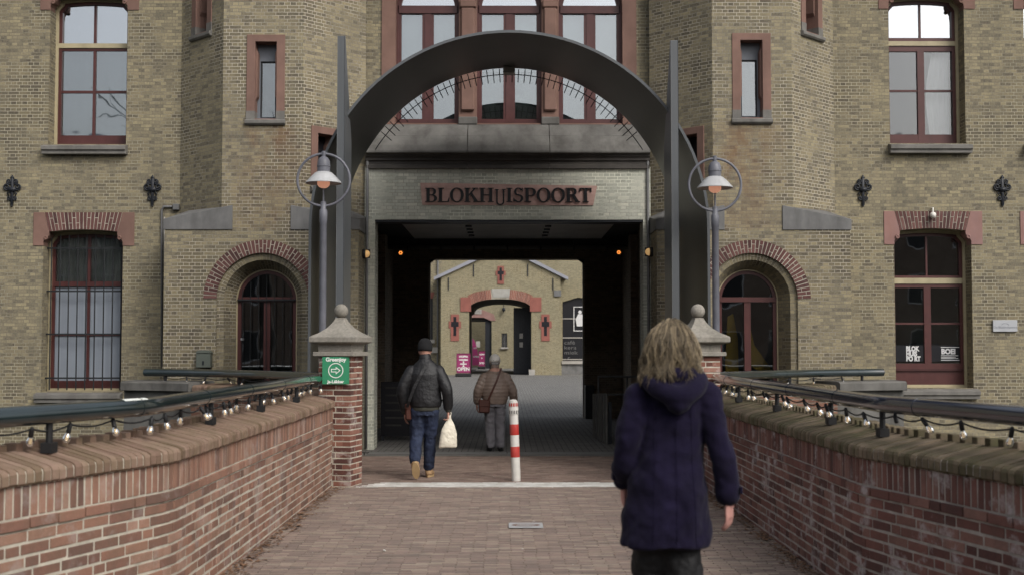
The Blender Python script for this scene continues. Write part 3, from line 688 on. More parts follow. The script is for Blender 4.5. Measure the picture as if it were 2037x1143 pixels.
        m = MB(); m.prism([(cxd-.30, .6), (cxd-.08, .6), (cxd-.1, 1.75), (cxd-.17, 2.15), (cxd-.26, 2.1), (cxd-.3, 1.4)], D+.3, D+.34); m.prism([(cxd+.05, 1.35), (cxd+.42, 1.15), (cxd+.42, 1.3), (cxd+.17, 1.65), (cxd+.08, 2.05), (cxd+.03, 2.05)], D+.35, D+.39); m.build('hanging_banner', 'yellow_banner', dpart)
        m = MB()
        for q in range(5): m.box(cxd-.4+q*.17, cxd-.27+q*.17, D+.22, D+.3, .55, .8+.12*((q*7) % 3))
        m.build('stacked_boxes', 'grey_frame', dpart)
    # octagonal shaft
    pl = Vector((x0-DD, YW)); zT = 9.2
    hf = []
    if side < 0: hf.append(slit_window((0, YT, 0), 0, PX(503, YT), PX(546, YT), PZ(237, YT), PZ(84, YT)))
    else: hf.append(slit_window((0, YT, 0), 0, PX(1477, YT), PX(1521, YT), PZ(234, YT), PZ(80, YT)))
    sh = MB(); sh.panel((0, YT), (1, 0), [(x0, ZB), (x1, ZB), (x1, zT), (x0, zT)], hf, .3)
    L = DD/C45
    # outer face runs from the wing to the front, inner face from the front to the gate bay
    if side < 0:
        oa, ua, na = (x0-DD, YW), (C45, -C45), -R(45); ob, ub, nb = (x1, YT), (C45, C45), R(45)
    else:
        oa, ua, na = (x1, YT), (C45, C45), R(45); ob, ub, nb = (x0-DD, YW), (C45, -C45), -R(45)
    zo = PZ(68, 19.7)
    h1 = slit_window((*oa, 0), na, L/2-.19+(.02 if side < 0 else -.02), L/2+.15, zo, zo+1.5, dark=1)
    zi0, zi1 = PZ(330, 19.6), PZ(270, 19.6); ui = (.44 if side < 0 else L-.44)
    h2 = slit_window((*ob, 0), nb, ui-.15, ui+.15, zi0-.35, zi1+.0, dark=2)
    sh.panel(oa, ua, [(0, ZB), (L, ZB), (L, zT), (0, zT)], [h1], .3); sh.panel(ob, ub, [(0, ZB), (L, ZB), (L, zT), (0, zT)], [h2], .3)
    sh.build('tower_shaft', 'tower_brick', GH)
    # weathering stones where the square base turns into the octagon
    for xa, s_ in ((x0-DD, 1), (x1+DD, -1)):
        f = .018; A = Vector((xa-s_*f, YT-f)); B = Vector((xa+s_*(DD+.17), YT-f)); Cc = Vector((xa-s_*f, YW+.1)); Dd = Vector((xa+s_*(DD+.17), YT+.3)); E = Vector((xa+s_*.3, YW+.1))
        zb_ = ZB; z0_, z1_ = ZB+.16, ZB+.395
        pts = [(A.x, A.y, zb_), (B.x, B.y, zb_), (Dd.x, Dd.y, zb_), (E.x, E.y, zb_), (Cc.x, Cc.y, zb_), (A.x, A.y, z0_), (B.x, B.y, z1_-.02), (Dd.x, Dd.y, z1_+.06), (E.x, E.y, z1_+.06), (Cc.x, Cc.y, z1_-.1)]
        mm = MB(); mm.add(pts, [(4, 3, 2, 1, 0), (0, 1, 6, 5), (1, 2, 7, 6), (2, 3, 8, 7), (3, 4, 9, 8), (4, 0, 5, 9), (5, 6, 7), (5, 7, 8), (5, 8, 9)]); mm.build('weathering_stone', 'bluestone', GH, bevel=.004)

# ---- gate bay: triple window, ledge, portal
XA, XB = TL1+DD, TR0-DD
wins = [(PX(785, YB), PX(912, YB)), (PX(948, YB), PX(1078, YB)), (PX(1112, YB), PX(1240, YB))]
zwb = PZ(246, YB); zsp = PZ(12, YB)
polys = []
for k, (a, b) in enumerate(wins):
    r = (b-a)/2; cx = (a+b)/2; poly = [(a, zwb), (b, zwb)]+arcpts(cx, zsp, r, r, 0, math.pi, 20); polys.append(poly)
    zt0, zt1 = PZ(29, YB+.2), PZ(14, YB+.2); red = 'red_paint'
    bars = [('transom', a+.02, b-.02, zt0, zt1, .0, .11, red), ('mullion', cx-.055, cx+.055, zwb+.05, zt0, .015, .10, red), ('rail', a+.03, b-.03, zwb+.03, zwb+.10, .02, .10, red), ('bottom_board', a+.01, b-.01, zwb-.004, zwb+.03, -.03, .10, 'dark_red_paint')]
    for s_ in (a+.04, b-.08, cx-.095, cx+.055): bars.append(('casement_stile', s_, s_+.04, zwb+.10, zt0, .03, .095, red))
    zm = PZ(138+k*2, YB+.2)
    cells = []
    for u, v in ((a, cx), (cx, b)): cells += [(u, v, zwb, zt0+.02, 'window_glass', None)]
    cells.append((a, b, zt1-.02, zsp+r, 'bright_glass', 'white_blind'))
    wp = window((0, YB, 0), 0, poly, .13, ('red_paint', .035), ('red_paint', .04), cells, bars)
    for u, v in ((a+.08, cx-.09), (cx+.09, b-.08)):
        Box(u-.05, v+.05, .32, .33, zm, zt0).build('blind', 'white_blind', wp); Box(u-.05, v+.05, .40, .41, zwb, zm).build('blind', 'grey_blind' if k != 1 else 'dull_curtain', wp)  # lower sheets coloured darker for the arch mirrored in the panes
sx0, sx1 = PX(757, YB), PX(1268, YB)
m = MB(); m.panel((0, YB-.03), (1, 0), [(sx0, zwb-.02), (sx1, zwb-.02), (sx1, 8.3), (sx0, 8.3)], polys, .2)
m.add([(sx0, YB-.03, zwb-.02), (sx0, YB+.1, zwb-.02), (sx0, YB+.1, 8.3), (sx0, YB-.03, 8.3)], [(0, 1, 2, 3)]); m.add([(sx1, YB-.03, zwb-.02), (sx1, YB+.1, zwb-.02), (sx1, YB+.1, 8.3), (sx1, YB-.03, 8.3)], [(0, 1, 2, 3)])
m.build('window_surround', 'sandstone', GH)
for a, b in ((wins[0][1], wins[1][0]), (wins[1][1], wins[2][0])):       # stopped piers between the lights
    Box(a+.035, b-.035, YB-.09, YB-.03, PZ(222, YB), PZ(18, YB), ch=.02).build('pier', 'sandstone', GH)
    Box(a-.01, b+.01, YB-.075, YB-.025, zwb-.03, zwb+.10, ch=.015).build('pier_base', 'weathered_stone', GH)
    Box(a+.01, b-.01, YB-.10, YB-.03, PZ(18, YB), PZ(2, YB), ch=.02).build('pier_capital', 'sandstone', GH)
m = MB(); m.panel((0, YB), (1, 0), [(XA-.1, 4.0), (XB+.1, 4.0), (XB+.1, 9.2), (XA-.1, 9.2)], [[(sx0+.02, zwb), (sx1-.02, zwb), (sx1-.02, 8.2), (sx0+.02, 8.2)]], .1); m.build('bay_wall', 'yellow_brick', GH)
m = MB(); zl0, zl1, zl2 = PZ(250, YB), PZ(304, 19.85), PZ(336, YP)
prof = [(YB+.05, zl0+.03), (YB-.07, zl0), (YB-.10, zl0-.03), (19.9, zl1+.13), (19.84, zl1+.03), (19.84, zl1), (19.90, zl1-.02), (YP+.05, zl1-.02), (YP+.05, zl0-.2)]
cuts = [XA+.015, PX(929, 19.9), PX(1094, 19.9), XB-.015]
for a, b in zip(cuts, cuts[1:]):
    m = MB(); n = len(prof); m.add([(x, y, z) for x in (a+.003, b-.003) for y, z in prof], [tuple(range(n)), tuple(range(2*n-1, n-1, -1))]+[(i, n+i, n+(i+1) % n, (i+1) % n) for i in range(n)]); m.build('ledge_stone', 'weathered_stone', GH, bevel=.006)
h = zl1-.02-zl2; p2 = [(YP+.1, zl1-.021), (19.91, zl1-.021), (19.91, zl1-.04), (19.94, zl1-.07), (19.94, zl1-h*.5), (19.97, zl1-h*.55), (19.97, zl1-h*.8), (19.95, zl1-h*.85), (19.95, zl2), (YP+.1, zl2)]
for a, b in zip(cuts, cuts[1:]):
    m = MB(); n = len(p2); m.add([(x, y, z) for x in (a+.002, b-.002) for y, z in p2], [tuple(range(n)), tuple(range(2*n-1, n-1, -1))]+[(i, n+i, n+(i+1) % n, (i+1) % n) for i in range(n)]); m.build('frieze_moulding', 'dark_stone', GH)
GX0, GX1, GZ = PX(745, YP), PX(1280, YP), PZ(437, YP)
m = MB(); m.panel((0, YP), (1, 0), [(XA, -.4), (XB, -.4), (XB, zl2+.03), (XA, zl2+.03)], [[(GX0, -.39), (GX1, -.39), (GX1, GZ), (GX0, GZ)]], .5); m.build('portal', 'painted_brick', GH)
Box(GX0-.01, GX1+.01, YP+.012, YP+.3, GZ-.035, GZ-.002).build('lintel_beam', 'iron', GH)
for x in (XA+.045, XB-.045): Tube([(x, YP-.03, .02), (x, YP-.03, zl1)], .022, 8).build('downpipe', 'pipe_grey', GH, smooth=True)
# bulkhead lamps on the inner sides of the tower bases
for s_, x, py in ((1, XA, 505), (-1, XB, 501)):
    z = PZ(py, 19.75); m = MB(); m.lathe([(.075, 0), (.078, .03), (.07, .05), (.04, .05)], 16, axis=Matrix.Rotation(R(90)*s_, 3, 'Y')); b = m.build('bulkhead_lamp', 'rubber', GH, loc=(x+s_*.001, 19.75, z), smooth='auto')
    m = MB(); m.lathe([(.06, .04), (.06, .07), (.045, .10), (.02, .115), (.001, .118)], 16, axis=Matrix.Rotation(R(90)*s_, 3, 'Y')); m.build('lamp_glass', 'amber_lamp', b, smooth=True)
    Box(.05*min(0, s_)*2.4, .05*max(0, s_)*2.4, -.006, .006, -.07, .07).build('guard', 'rubber', b)

# ---- sign over the gate: pink plate and black serif letters
yS = YP-.012
spl = Prism([P(840, 408, YP), P(1180, 409, YP), P(1188, 370, YP), P(836, 364, YP)], yS, YP+.02).build('name_sign', 'sign_back', GH)
def ringarc(cx, cz, rx, rz, tx, tz, a0, a1, n=20):
    o = arcpts(cx, cz, rx, rz, a0, a1, n); i = arcpts(cx, cz, rx-tx, rz-tz, a0, a1, n); return [[o[k], o[k+1], i[k+1], i[k]] for k in range(n)]
H2 = math.pi/2
def glyph(c):
    st = lambda x, w=.2, z0=0, z1=1: [(x, z0), (x+w, z0), (x+w, z1), (x, z1)]
    sf = lambda x, z, w=.38: [(x, z), (x+w, z), (x+w, z+.055), (x, z+.055)]
    if c == 'B': return [st(.08), sf(0, 0, .5), sf(0, .945, .5)]+ringarc(.42, .745, .27, .255, .17, .06, -H2, H2)+ringarc(.42, .265, .34, .265, .19, .06, -H2, H2)+[[(.28, .48), (.44, .48), (.44, .535), (.28, .535)]], .78
    if c == 'L': return [st(.08), sf(0, 0, .7), sf(0, .945, .4), [(.6, 0), (.72, 0), (.76, .3), (.70, .3)]], .76
    if c == 'O': return ringarc(.45, .5, .45, .52, .19, .06, 0, 2*math.pi, 36), .92
    if c == 'K': return [st(.08), sf(0, 0), sf(0, .945), [(.28, .42), (.72, .96), (.60, .96), (.28, .55)], [(.36, .56), (.64, .04), (.88, .04), (.48, .66)], sf(.56, 0, .40), sf(.5, .945, .36)], .94
    if c == 'H': return [st(.08), st(.62), sf(0, 0), sf(.54, 0), sf(0, .945), sf(.54, .945), [(.28, .47), (.62, .47), (.62, .53), (.28, .53)]], .96
    if c == 'U': return [st(.1, .10, .1, 1.0), st(.52, .10, .1, 1.0)]+ringarc(.36, .12, .26, .26, .10, .10, math.pi, 2*math.pi)+[sf(.02, .95, .24), sf(.46, .95, .24)], .74
    if c == 'I': return [st(.08), sf(0, 0), sf(0, .945)], .42
    if c == 'S': return ringarc(.33, .745, .28, .275, .15, .07, R(20), R(255), 16)+ringarc(.33, .265, .32, .285, .17, .07, R(-160), R(80), 16)+[[(.18, .53), (.40, .44), (.52, .40), (.36, .58)], [(.55, .74), (.61, .74), (.61, 1), (.55, 1)], [(.02, 0), (.08, 0), (.08, .28), (.02, .28)]], .70
    if c == 'P': return [st(.08), sf(0, 0, .44), sf(0, .945, .5)]+ringarc(.42, .715, .32, .285, .19, .06, -H2, H2)+[[(.28, .43), (.44, .43), (.44, .49), (.28, .49)]], .76
    if c == 'R': return [st(.08), sf(0, 0, .42), sf(0, .945, .5)]+ringarc(.42, .74, .29, .26, .18, .06, -H2, H2)+[[(.28, .48), (.44, .48), (.44, .535), (.28, .535)], [(.36, .5), (.62, .03), (.86, .03), (.56, .53)], sf(.62, 0, .3)], .88
    if c == 'T': return [st(.28), sf(.18, 0, .4), [(0, .93), (.76, .93), (.76, 1), (0, 1)], [(0, .72), (.05, .72), (.08, .95), (0, .95)], [(.71, .72), (.76, .72), (.76, .95), (.68, .95)]], .8
word = 'BLOKHUISPOORT'; x0s, z0s = P(846, 402, YP-.03); x1s = P(1178, 402, YP-.03)[0]; hh = P(900, 374, YP-.03)[1]-z0s
tot = sum(glyph(c)[1] for c in word)+.015*(len(word)-1); kx = (x1s-x0s)/tot; x = x0s
for c in word:
    g, adv = glyph(c); m = MB()
    for i, q in enumerate(g):
        dz = -.10*hh if c == 'U' else 0
        m.prism([(a*kx, b*hh+dz) for a, b in q], -.001*((i % 7)+1)*.5-.02, .0)
    m.build('letter', 'black_letter', spl, loc=(x, yS-.004, z0s)); x += (adv+.015)*kx

# ---- passage
m = MB(); PLX, PRX, PZC, YE = -2.6, 2.65, 3.95, 28.9
m.add([(PLX, YP+.45, -.02), (PLX, YE+.4, -.02), (PLX, YE+.4, PZC), (PLX, YP+.45, PZC)], [(0, 1, 2, 3)])
m.add([(PRX, YP+.45, -.02), (PRX, YE+.4, -.02), (PRX, YE+.4, PZC), (PRX, YP+.45, PZC)], [(0, 1, 2, 3)])
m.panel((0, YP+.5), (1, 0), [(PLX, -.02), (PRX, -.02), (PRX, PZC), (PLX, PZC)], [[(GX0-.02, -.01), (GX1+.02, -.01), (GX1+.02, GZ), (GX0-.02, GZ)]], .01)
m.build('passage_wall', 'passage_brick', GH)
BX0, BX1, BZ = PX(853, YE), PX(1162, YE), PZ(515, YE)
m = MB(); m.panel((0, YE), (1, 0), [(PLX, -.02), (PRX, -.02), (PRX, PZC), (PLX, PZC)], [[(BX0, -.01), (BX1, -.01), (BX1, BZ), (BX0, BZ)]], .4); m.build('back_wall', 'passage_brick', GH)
Box(PLX, PRX, YP+.4, YE+.4, PZC, PZC+.2).build('ceiling', 'passage_paint', GH)
for k in range(24):
    y = 21.0+k*.23; Box(-1.95, 2.0, y, y+.215, PZC-.045, PZC-.005).build('ceiling_panel', 'ceiling_panel', GH)
for sx in (-.72, .78):
    for k in range(7): Box(sx-.06, sx+.06, 21.6+k*.66, 21.72+k*.66, PZC-.075, PZC-.044).build('spot_row', 'iron', GH)
for y, zz in ((20.75, .28), (26.6, .2)): Box(PLX, PRX, y, y+.22, PZC-zz, PZC-.003).build('beam', 'iron', GH)
Tube([(PLX, 26.4, PZC-.24), (PRX, 26.4, PZC-.24)], .04, 10).build('pipe', 'pipe_grey', GH, smooth=True)
for i in range(7): Box(PLX+.5+i*.7, PLX+.53+i*.7, 26.35, 26.45, PZC-.3, PZC-.1).build('pipe_clip', 'iron', GH)
for px, py in ((797, 503), (1231, 502)):
    x, z = P(px, py, 24.5); b = Box(x-.05, x+.05, 24.5, 24.58, z-.05, z+.05).build('spotlight', 'iron', GH)
    for q in range(6):
        m = MB(); m.lathe([(.014, 0), (.012, .008), (.001, .01)], 8, axis=Matrix.Rotation(R(90), 3, 'X')); m.build('led', 'orange_led', b, loc=(x+.026*math.cos(q*1.05), 24.499, z+.026*math.sin(q*1.05)), smooth=True)
for s_, xx in ((1, BX0), (-1, BX1)):
    Prism([(xx, BZ-.002), (xx+s_*.16, BZ-.002), (xx, BZ-.12)][::s_], YE+.05, YE+.1).build('bracket', 'iron', GH); Box(xx+min(0, s_*.03)+s_*.001, xx+max(0, s_*.03)+s_*.001, YE+.1, YE+.16, 0.01, BZ-.02).build('door_post', 'pale_pipe', GH)
    Box(xx+min(0, -s_*.2), xx+max(0, -s_*.2), YE-.35, YE-.001, 0, .75, ch=.01).build('guard_stone', 'iron', GH)
for s_, xx in ((1, PLX), (-1, PRX)):         # brick piers and timber panels along the dark passage
    for y in (22.6, 25.4): Box(min(xx, xx+s_*.14), max(xx, xx+s_*.14), y, y+.5, 0, PZC-.05).build('pier', 'passage_brick', GH)
# ---- shell so that the rooms behind the windows are dark, floors, roof
m = MB(); m.panel((0, YE+.4), (1, 0), [(-14, -.5), (14, -.5), (14, 9.2), (-14, 9.2)], [[(BX0, -.49), (BX1, -.49), (BX1, BZ), (BX0, BZ)]], .05)
m.add([(-14, YW, -2.6), (-14, YE+.4, -2.6), (-14, YE+.4, 9.2), (-14, YW, 9.2)], [(0, 1, 2, 3)]); m.add([(14, YW, -2.6), (14, YE+.4, -2.6), (14, YE+.4, 9.2), (14, YW, 9.2)], [(0, 1, 2, 3)])
m.build('rear_wall', 'far_brick', GH)
Box(-14.3, 14.3, YT-.35, YE+.7, 9.2, 9.45).build('roof', 'slate_roof', GH)
for x0, x1 in ((-13.9, PLX-.05), (PRX+.05, 13.9)):
    Box(x0, x1, YW+.6, YE+.3, 3.9, 4.1).build('upper_floor', 'interior', GH); Box(x0, x1, YW+2.6, YW+2.7, -.2, 9.15).build('room_partition', 'room_wall', GH)
Box(PLX-.1, PRX+.1, YB+1.6, YB+1.7, 4.1, 9.15).build('room_partition', 'room_wall', GH)
# ---- wall anchors, conduit, meter box, camera
def spiral(cx, cz, r, turns, a0, sg, n=22):
    return [(cx+sg*r*(1-.78*i/n)*math.cos(a0+turns*2*math.pi*i/n), 0, cz+r*(1-.78*i/n)*math.sin(a0+turns*2*math.pi*i/n)) for i in range(n+1)]
am = MB(); am.box(-.022, .022, -.03, .0, -.24, .22, ch=.005); am.prism([(-.05, -.02), (.05, -.02), (.065, .03), (.03, .05), (-.03, .05), (-.065, .03)], -.045, -.005); am.prism([(-.035, .19), (.035, .19), (0, .25)], -.03, -.004); am.prism([(-.02, -.24), (.02, -.24), (0, -.27)][::-1], -.03, -.004)
for sg in (-1, 1):
    am.tube([(x, -.018, z) for x, _, z in spiral(sg*.088, .055, .056, 1.5, -2.4, sg)], .014, 6); am.tube([(x, -.018, z) for x, _, z in spiral(sg*.052, .142, .042, 1.5, -2.2, sg)], .012, 6); am.tube([(x, -.018, z) for x, _, z in spiral(sg*.046, -.125, .038, 1.4, 2.2, sg)], .012, 6)
    am.tube([(sg*.03, -.018, -.02), (sg*.075, -.018, -.05), (sg*.05, -.018, -.09)], .011, 6)
ame = am.mesh('wall_anchor', ['iron'], True)
for px in (25, 304, 1716, 1993):
    x, z = P(px, 379, YW); place('wall_anchor', ame, GH, (x, YW-.004, z))
pt = [(322, 730), (322, 417), (326, 411), (345, 411)]
Tube([(P(a, b, YW-.03)[0], YW-.03, P(a, b, YW-.03)[1]) for a, b in pt], .02, 8).build('conduit', 'pipe_grey', GH, smooth=True)
Tube([(P(a, b, YW-.025)[0], YW-.025, P(a, b, YW-.025)[1]) for a, b in ((327, 540), (327, 470), (327, 432))], .012, 8).build('conduit', 'pale_pipe', GH, smooth=True)
x, z = P(350, 412, YW-.05); Box(x-.05, x+.05, YW-.08, YW-.001, z-.05, z+.05, ch=.01).build('junction_box', 'pipe_grey', GH)
a, b = P(394, 730, YT), P(423, 701, YT); bx = Box(a[0], b[0], YT-.14, YT-.001, a[1], b[1], ch=.006).build('meter_box', 'box_green', GH); Prism([(a[0]-.01, b[1]), (b[0]+.01, b[1]), (b[0]-.03, b[1]+.04), (a[0]+.03, b[1]+.04)], YT-.15, YT-.001).build('lid', 'box_green', bx); Box((a[0]+b[0])/2-.012, (a[0]+b[0])/2+.012, YT-.15, YT-.139, a[1]+.04, a[1]+.1).build('latch', 'iron', bx)
x, z = P(1857, 428, YW-.1); m = MB(); m.lathe([(.001, -.05), (.03, -.042), (.048, -.012), (.05, .02), (.03, .045), (.001, .05)], 14); m.build('camera_dome', 'white_plastic', GH, loc=(x, YW-.08, z), smooth=True); Tube([(x, YW-.08, z+.04), (x+.01, YW-.05, z+.12), (x+.01, YW-.002, z+.13)], .012, 8).build('camera_arm', 'white_plastic', GH)
# plaque on the wing wall
a, b = P(1974, 659, YW), P(2022, 636, YW)
pq = tag(Box(a[0], b[0], YW-.035, YW-.01, a[1], b[1], ch=.004).build('wall_plaque', 'plaque_metal'), 'small pale grey plaque mounted on the brick wing by the shop window', 'plaque')
text('De Blokhuispoort', pq, ((a[0]+b[0])/2, YW-.0365, a[1]+.055), .052, 'plaque_print', align='CENTER')
m = MB(); m.tube([((a[0]+b[0])/2+.055*math.cos(t/12*math.pi), YW-.036, a[1]+.10+.035*math.sin(t/12*math.pi)) for t in range(13)], .004, 5); m.build('printed_arc', 'plaque_print', pq)

# ================================================================== steel arch before the gate
YA0, YA1 = 16.2, 19.04; AC = .035
zc0, RA = PZ(455, YA0), 2.575
ARCH = thing('steel_arch', 'tall dark grey steel arch with two upright fins standing before the gate', 'arch', (AC, YA0, 0))
def archprof(r, n=56): return [(r, 0)]+arcpts(0, zc0, r, r, 0, math.pi, n)+[(-r, 0)]
m = MB(); po, pi_ = archprof(RA+.02), archprof(RA-.015); n = len(po); D = YA1-YA0; up = .17
def lift(p): return (p[0], p[1]+(up*max(0, p[1]-zc0)/RA))
vs = [(x, 0, z) for x, z in po]+[(x, 0, z) for x, z in pi_]+[(lift(p)[0], D, lift(p)[1]) for p in po]+[(lift(p)[0], D, lift(p)[1]) for p in pi_]; fs = []
for i in range(n-1): fs += [(i, i+1, n+i+1, n+i), (2*n+i, 3*n+i, 3*n+i+1, 2*n+i+1), (i, 2*n+i, 2*n+i+1, i+1), (n+i, n+i+1, 3*n+i+1, 3*n+i)]
m.add(vs, fs); m.build('arch_plate', 'steel_paint', ARCH, smooth='auto')
m = MB()
for i in range(n-1):
    a, b = po[i], po[i+1]; c, d = pi_[i], pi_[i+1]; m.add([(p[0], y, p[1]) for y in (-.006, .0-.001) for p in (a, b, d, c)], [(0, 1, 2, 3), (0, 4, 5, 1), (3, 2, 6, 7)])
m.build('arch_rim', 'fin_paint', ARCH)
for k in range(46):
    a = R(40)+(R(140)-R(40))*k/45; ca, sa = math.cos(a), math.sin(a); zz = zc0+up*sa
    Tube([(ca*(RA-.03), D-.03, zz+sa*(RA-.03)), (ca*(RA-.24), D-.03, zz+sa*(RA-.24))], .007, 6).build('rod', 'iron', ARCH)
m = MB(); m.tube([((RA-.12)*math.cos(R(34)+R(112)*i/60), D-.03, zc0+up*math.sin(R(34)+R(112)*i/60)+(RA-.12)*math.sin(R(34)+R(112)*i/60)) for i in range(61)], .007, 6); m.build('ring_bar', 'iron', ARCH)
Box(-.09, .09, D-.2, D-.0, zc0+RA+up-.13, zc0+RA+up-.03, ch=.01).build('light_box', 'pale_pipe', ARCH)
for xa, xb, py in ((668, 683, 72), (1337, 1352, 80)):
    x0, x1 = PX(xa, 15.9)-AC, PX(xb, 15.9)-AC; zt = PZ(py, 15.9); y0 = 15.9-YA0
    m = MB(); poly = [(y0, 0), (y0+.72, 0), (y0+.72, zt-1.25), (y0+.07, zt-.06), (y0+.05, zt), (y0, zt)]; n = len(poly)
    m.add([(x, y, z) for x in (x0, x1) for y, z in poly], [tuple(range(n)), tuple(range(2*n-1, n-1, -1))]+[(i, (i+1) % n, n+(i+1) % n, n+i) for i in range(n)]); m.build('fin', 'fin_paint', ARCH, bevel=.006)

# ================================================================== bridge parapets
def path_left():
    pts = [(-2.03, 14.72-.0)]; x, y = -2.04, 7.95; pts.append((x, y)); r = 1.2; a1 = R(19)
    for i in range(1, 9):
        a = a1*i/8; pts.append((x-r*(1-math.cos(a)), y-r*math.sin(a)))
    ex, ey = pts[-1]; pts.append((ex-math.sin(a1)*4.2, ey-math.cos(a1)*4.2)); return pts
def path_right():
    pts = [(2.27, 14.72)]; x, y = 2.25, 8.25; pts.append((x, y)); r = 1.6; a1 = R(13)
    for i in range(1, 9):
        a = a1*i/8; pts.append((x+r*(1-math.cos(a)), y-r*math.sin(a)))
    ex, ey = pts[-1]; pts.append((ex+math.sin(a1)*4.2, ey-math.cos(a1)*4.2)); return pts
class Path:
    def __init__(s, pts, side):
        s.p = [Vector(p) for p in pts]; s.side = side; s.L = [0]
        for a, b in zip(s.p, s.p[1:]): s.L.append(s.L[-1]+(b-a).length)
    def at(s, d, off=0):
        d = max(0, min(s.L[-1]-1e-6, d)); i = 0
        while i < len(s.p)-2 and s.L[i+1] < d: i += 1
        t = (s.p[i+1]-s.p[i]).normalized(); p = s.p[i]+t*(d-s.L[i]); n = Vector((-t.y, t.x)) if s.side > 0 else Vector((t.y, -t.x))
        # n points to the outside of the bridge
        return p+n*off, t, n
def inframe(p):
    d = RC.transposed() @ (Vector(p)-Vector((0, 0, CZ)))
    if d.z > -.1: return False
    u, v = 1018.5+d.x/-d.z*F, 571.5-d.y/-d.z*F
    return -60 < u < 2100 and v < 1180
def sweep(mb, path, prof, d0, d1, step=.12, m=0):     # prof: (offset, z)
    n = len(prof); k = max(1, int((d1-d0)/step)); vs = []; fs = []
    for i in range(k+1):
        d = d0+(d1-d0)*i/k
        for off, z in prof:
            p, t, nn = path.at(d, off); vs.append((p.x, p.y, z))
    for i in range(k):
        for j in range(n): fs.append((i*n+j, i*n+(j+1) % n, (i+1)*n+(j+1) % n, (i+1)*n+j))
    fs += [tuple(range(n)), tuple(k*n+j for j in range(n-1, -1, -1))]; mb.add(vs, fs, m)
def brickmesh(name, lx, ly, lz, mat, ch=.004):
    m = MB(); m.box(-lx/2, lx/2, 0, ly, -lz/2, lz/2, ch=ch); return m.mesh(name, [mat])
def copemesh(name, mat, w=.0505, L=.29, hf=.085, hb=.15):
    m = MB(); e = .004; h = w/2
    prof = [(0, .012), (.012, 0), (L, 0), (L, hb), (.03, hf+.004), (.008, hf-.008), (0, hf-.025)]; n = len(prof)
    m.add([(x, y, z) for x in (-h, h) for y, z in prof], [tuple(range(n)), tuple(range(2*n-1, n-1, -1))]+[(i, n+i, n+(i+1) % n, (i+1) % n) for i in range(n)]); return m.mesh(name, [mat])
ZCOP = .915
def parapet(path, label, bmat, cmat, mmat, seed, group='brick parapets along the bridge'):
    T = thing('bridge_parapet', label, 'parapet', (0, 0, 0), group=group); rr = random.Random(seed); LT = path.L[-1]
    core = MB(); sweep(core, path, [(.0025, -.5), (.35, -.5), (.35, ZCOP+.10), (.28, ZCOP+.10), (.0025, ZCOP+.06)], 0.0, LT); sweep(core, path, [(-.0215, ZCOP+.012), (.27, ZCOP+.008), (.26, ZCOP+.139), (.004, ZCOP+.0805), (-.018, ZCOP+.068), (-.0215, ZCOP+.054)], 0.0, LT); core.build('mortar_core', mmat, T)
    sidez = lambda t, n: math.atan2(t.y, t.x)
    items = []
    lens = {'s': .212, 'h': .1}; meshes = {k: brickmesh('brick', v, .1, .052, bmat, .003) for k, v in lens.items()}
    z = .684-.033; course = 0
    while z > -.06:
        d = .02+(0, .055, .11, .165)[course % 4]*1.0+rr.random()*.03; first = True
        if d > .1: items.append((d/2-.005, z, d-.012, None))
        while d < LT-.25:
            k = 'h' if rr.random() < .34 else 's'; L = lens[k]; items.append((d+L/2, z, L, k)); d += L+.011
        z -= .066; course += 1
    # band course standing a little proud
    d = .02
    while d < LT-.25:
        k = 'h' if rr.random() < .3 else 's'; L = lens[k]; items.append((d+L/2, .717, L, k+'b')); d += L+.011
    cand = []
    for it in items:
        p, t, n = path.at(it[0]); c = Vector((p.x, p.y, it[1]))
        if it[3] and inframe(c): cand.append((c.length, it))
    cand.sort(key=lambda q: q[0]); near = set(id(q[1]) for q in cand[:300]); far = MB()
    proto = {}
    for it in items:
        d, z, L, k = it; pr = -.012 if (k and k.endswith('b')) else rr.uniform(-.003, .002)
        p, t, n = path.at(d, pr); ang = math.atan2(-n.x, n.y)
        if id(it) in near: place('brick', meshes[k[0]], T, (p.x, p.y, z+rr.uniform(-.002, .002)), (rr.uniform(-.012, .012), rr.uniform(-.006, .006), ang+rr.uniform(-.01, .01)))
        else:
            M = Matrix.Translation((p.x, p.y, z)) @ Matrix.Rotation(ang, 4, 'Z'); far.box(-L/2, L/2, 0, .1, -.026, .026, M=M)
    far.build('brick', bmat, T, kind='stuff')
    sm = brickmesh('soldier_brick', .050, .1, .156, bmat, .003); cm = copemesh('coping_brick', cmat); rm = brickmesh('ridge_brick', .054, .085, .05, cmat)
    d = .03; k = 0
    while d < LT-.2:
        p, t, n = path.at(d, rr.uniform(-.003, .001)); ang = math.atan2(-n.x, n.y); vis_ = inframe((p.x, p.y, 1))
        if vis_:
            place('soldier_brick', sm, T, (p.x, p.y, .832), (rr.uniform(-.008, .008), rr.uniform(-.012, .012), ang))
            q, t, n = path.at(d, -.028+rr.uniform(-.004, .004)); place('coping_brick', cm, T, (q.x, q.y, ZCOP+rr.uniform(-.003, .003)), (rr.uniform(-.01, .01), rr.uniform(-.012, .012), ang+rr.uniform(-.012, .012)))
            if k % 2 == 0:
                q, t, n = path.at(d, .255); place('ridge_brick', rm, T, (q.x, q.y, ZCOP+.165+rr.uniform(-.006, .004)), (0, rr.uniform(-.03, .03), ang))
        d += .0625; k += 1
    return T
PL, PR = Path(path_left(), -1), Path(path_right(), 1)
assert PL.at(1)[2].x < 0 and PR.at(1)[2].x > 0
parapet(PL, 'orange red brick parapet below the green rail that ends at the signed pillar', 'parapet_brick', 'coping_brick', 'mortar', 21)
parapet(PR, 'dark stained brick parapet beside the woman in the navy coat', 'dark_parapet_brick', 'dark_coping_brick', 'dark_mortar', 22)

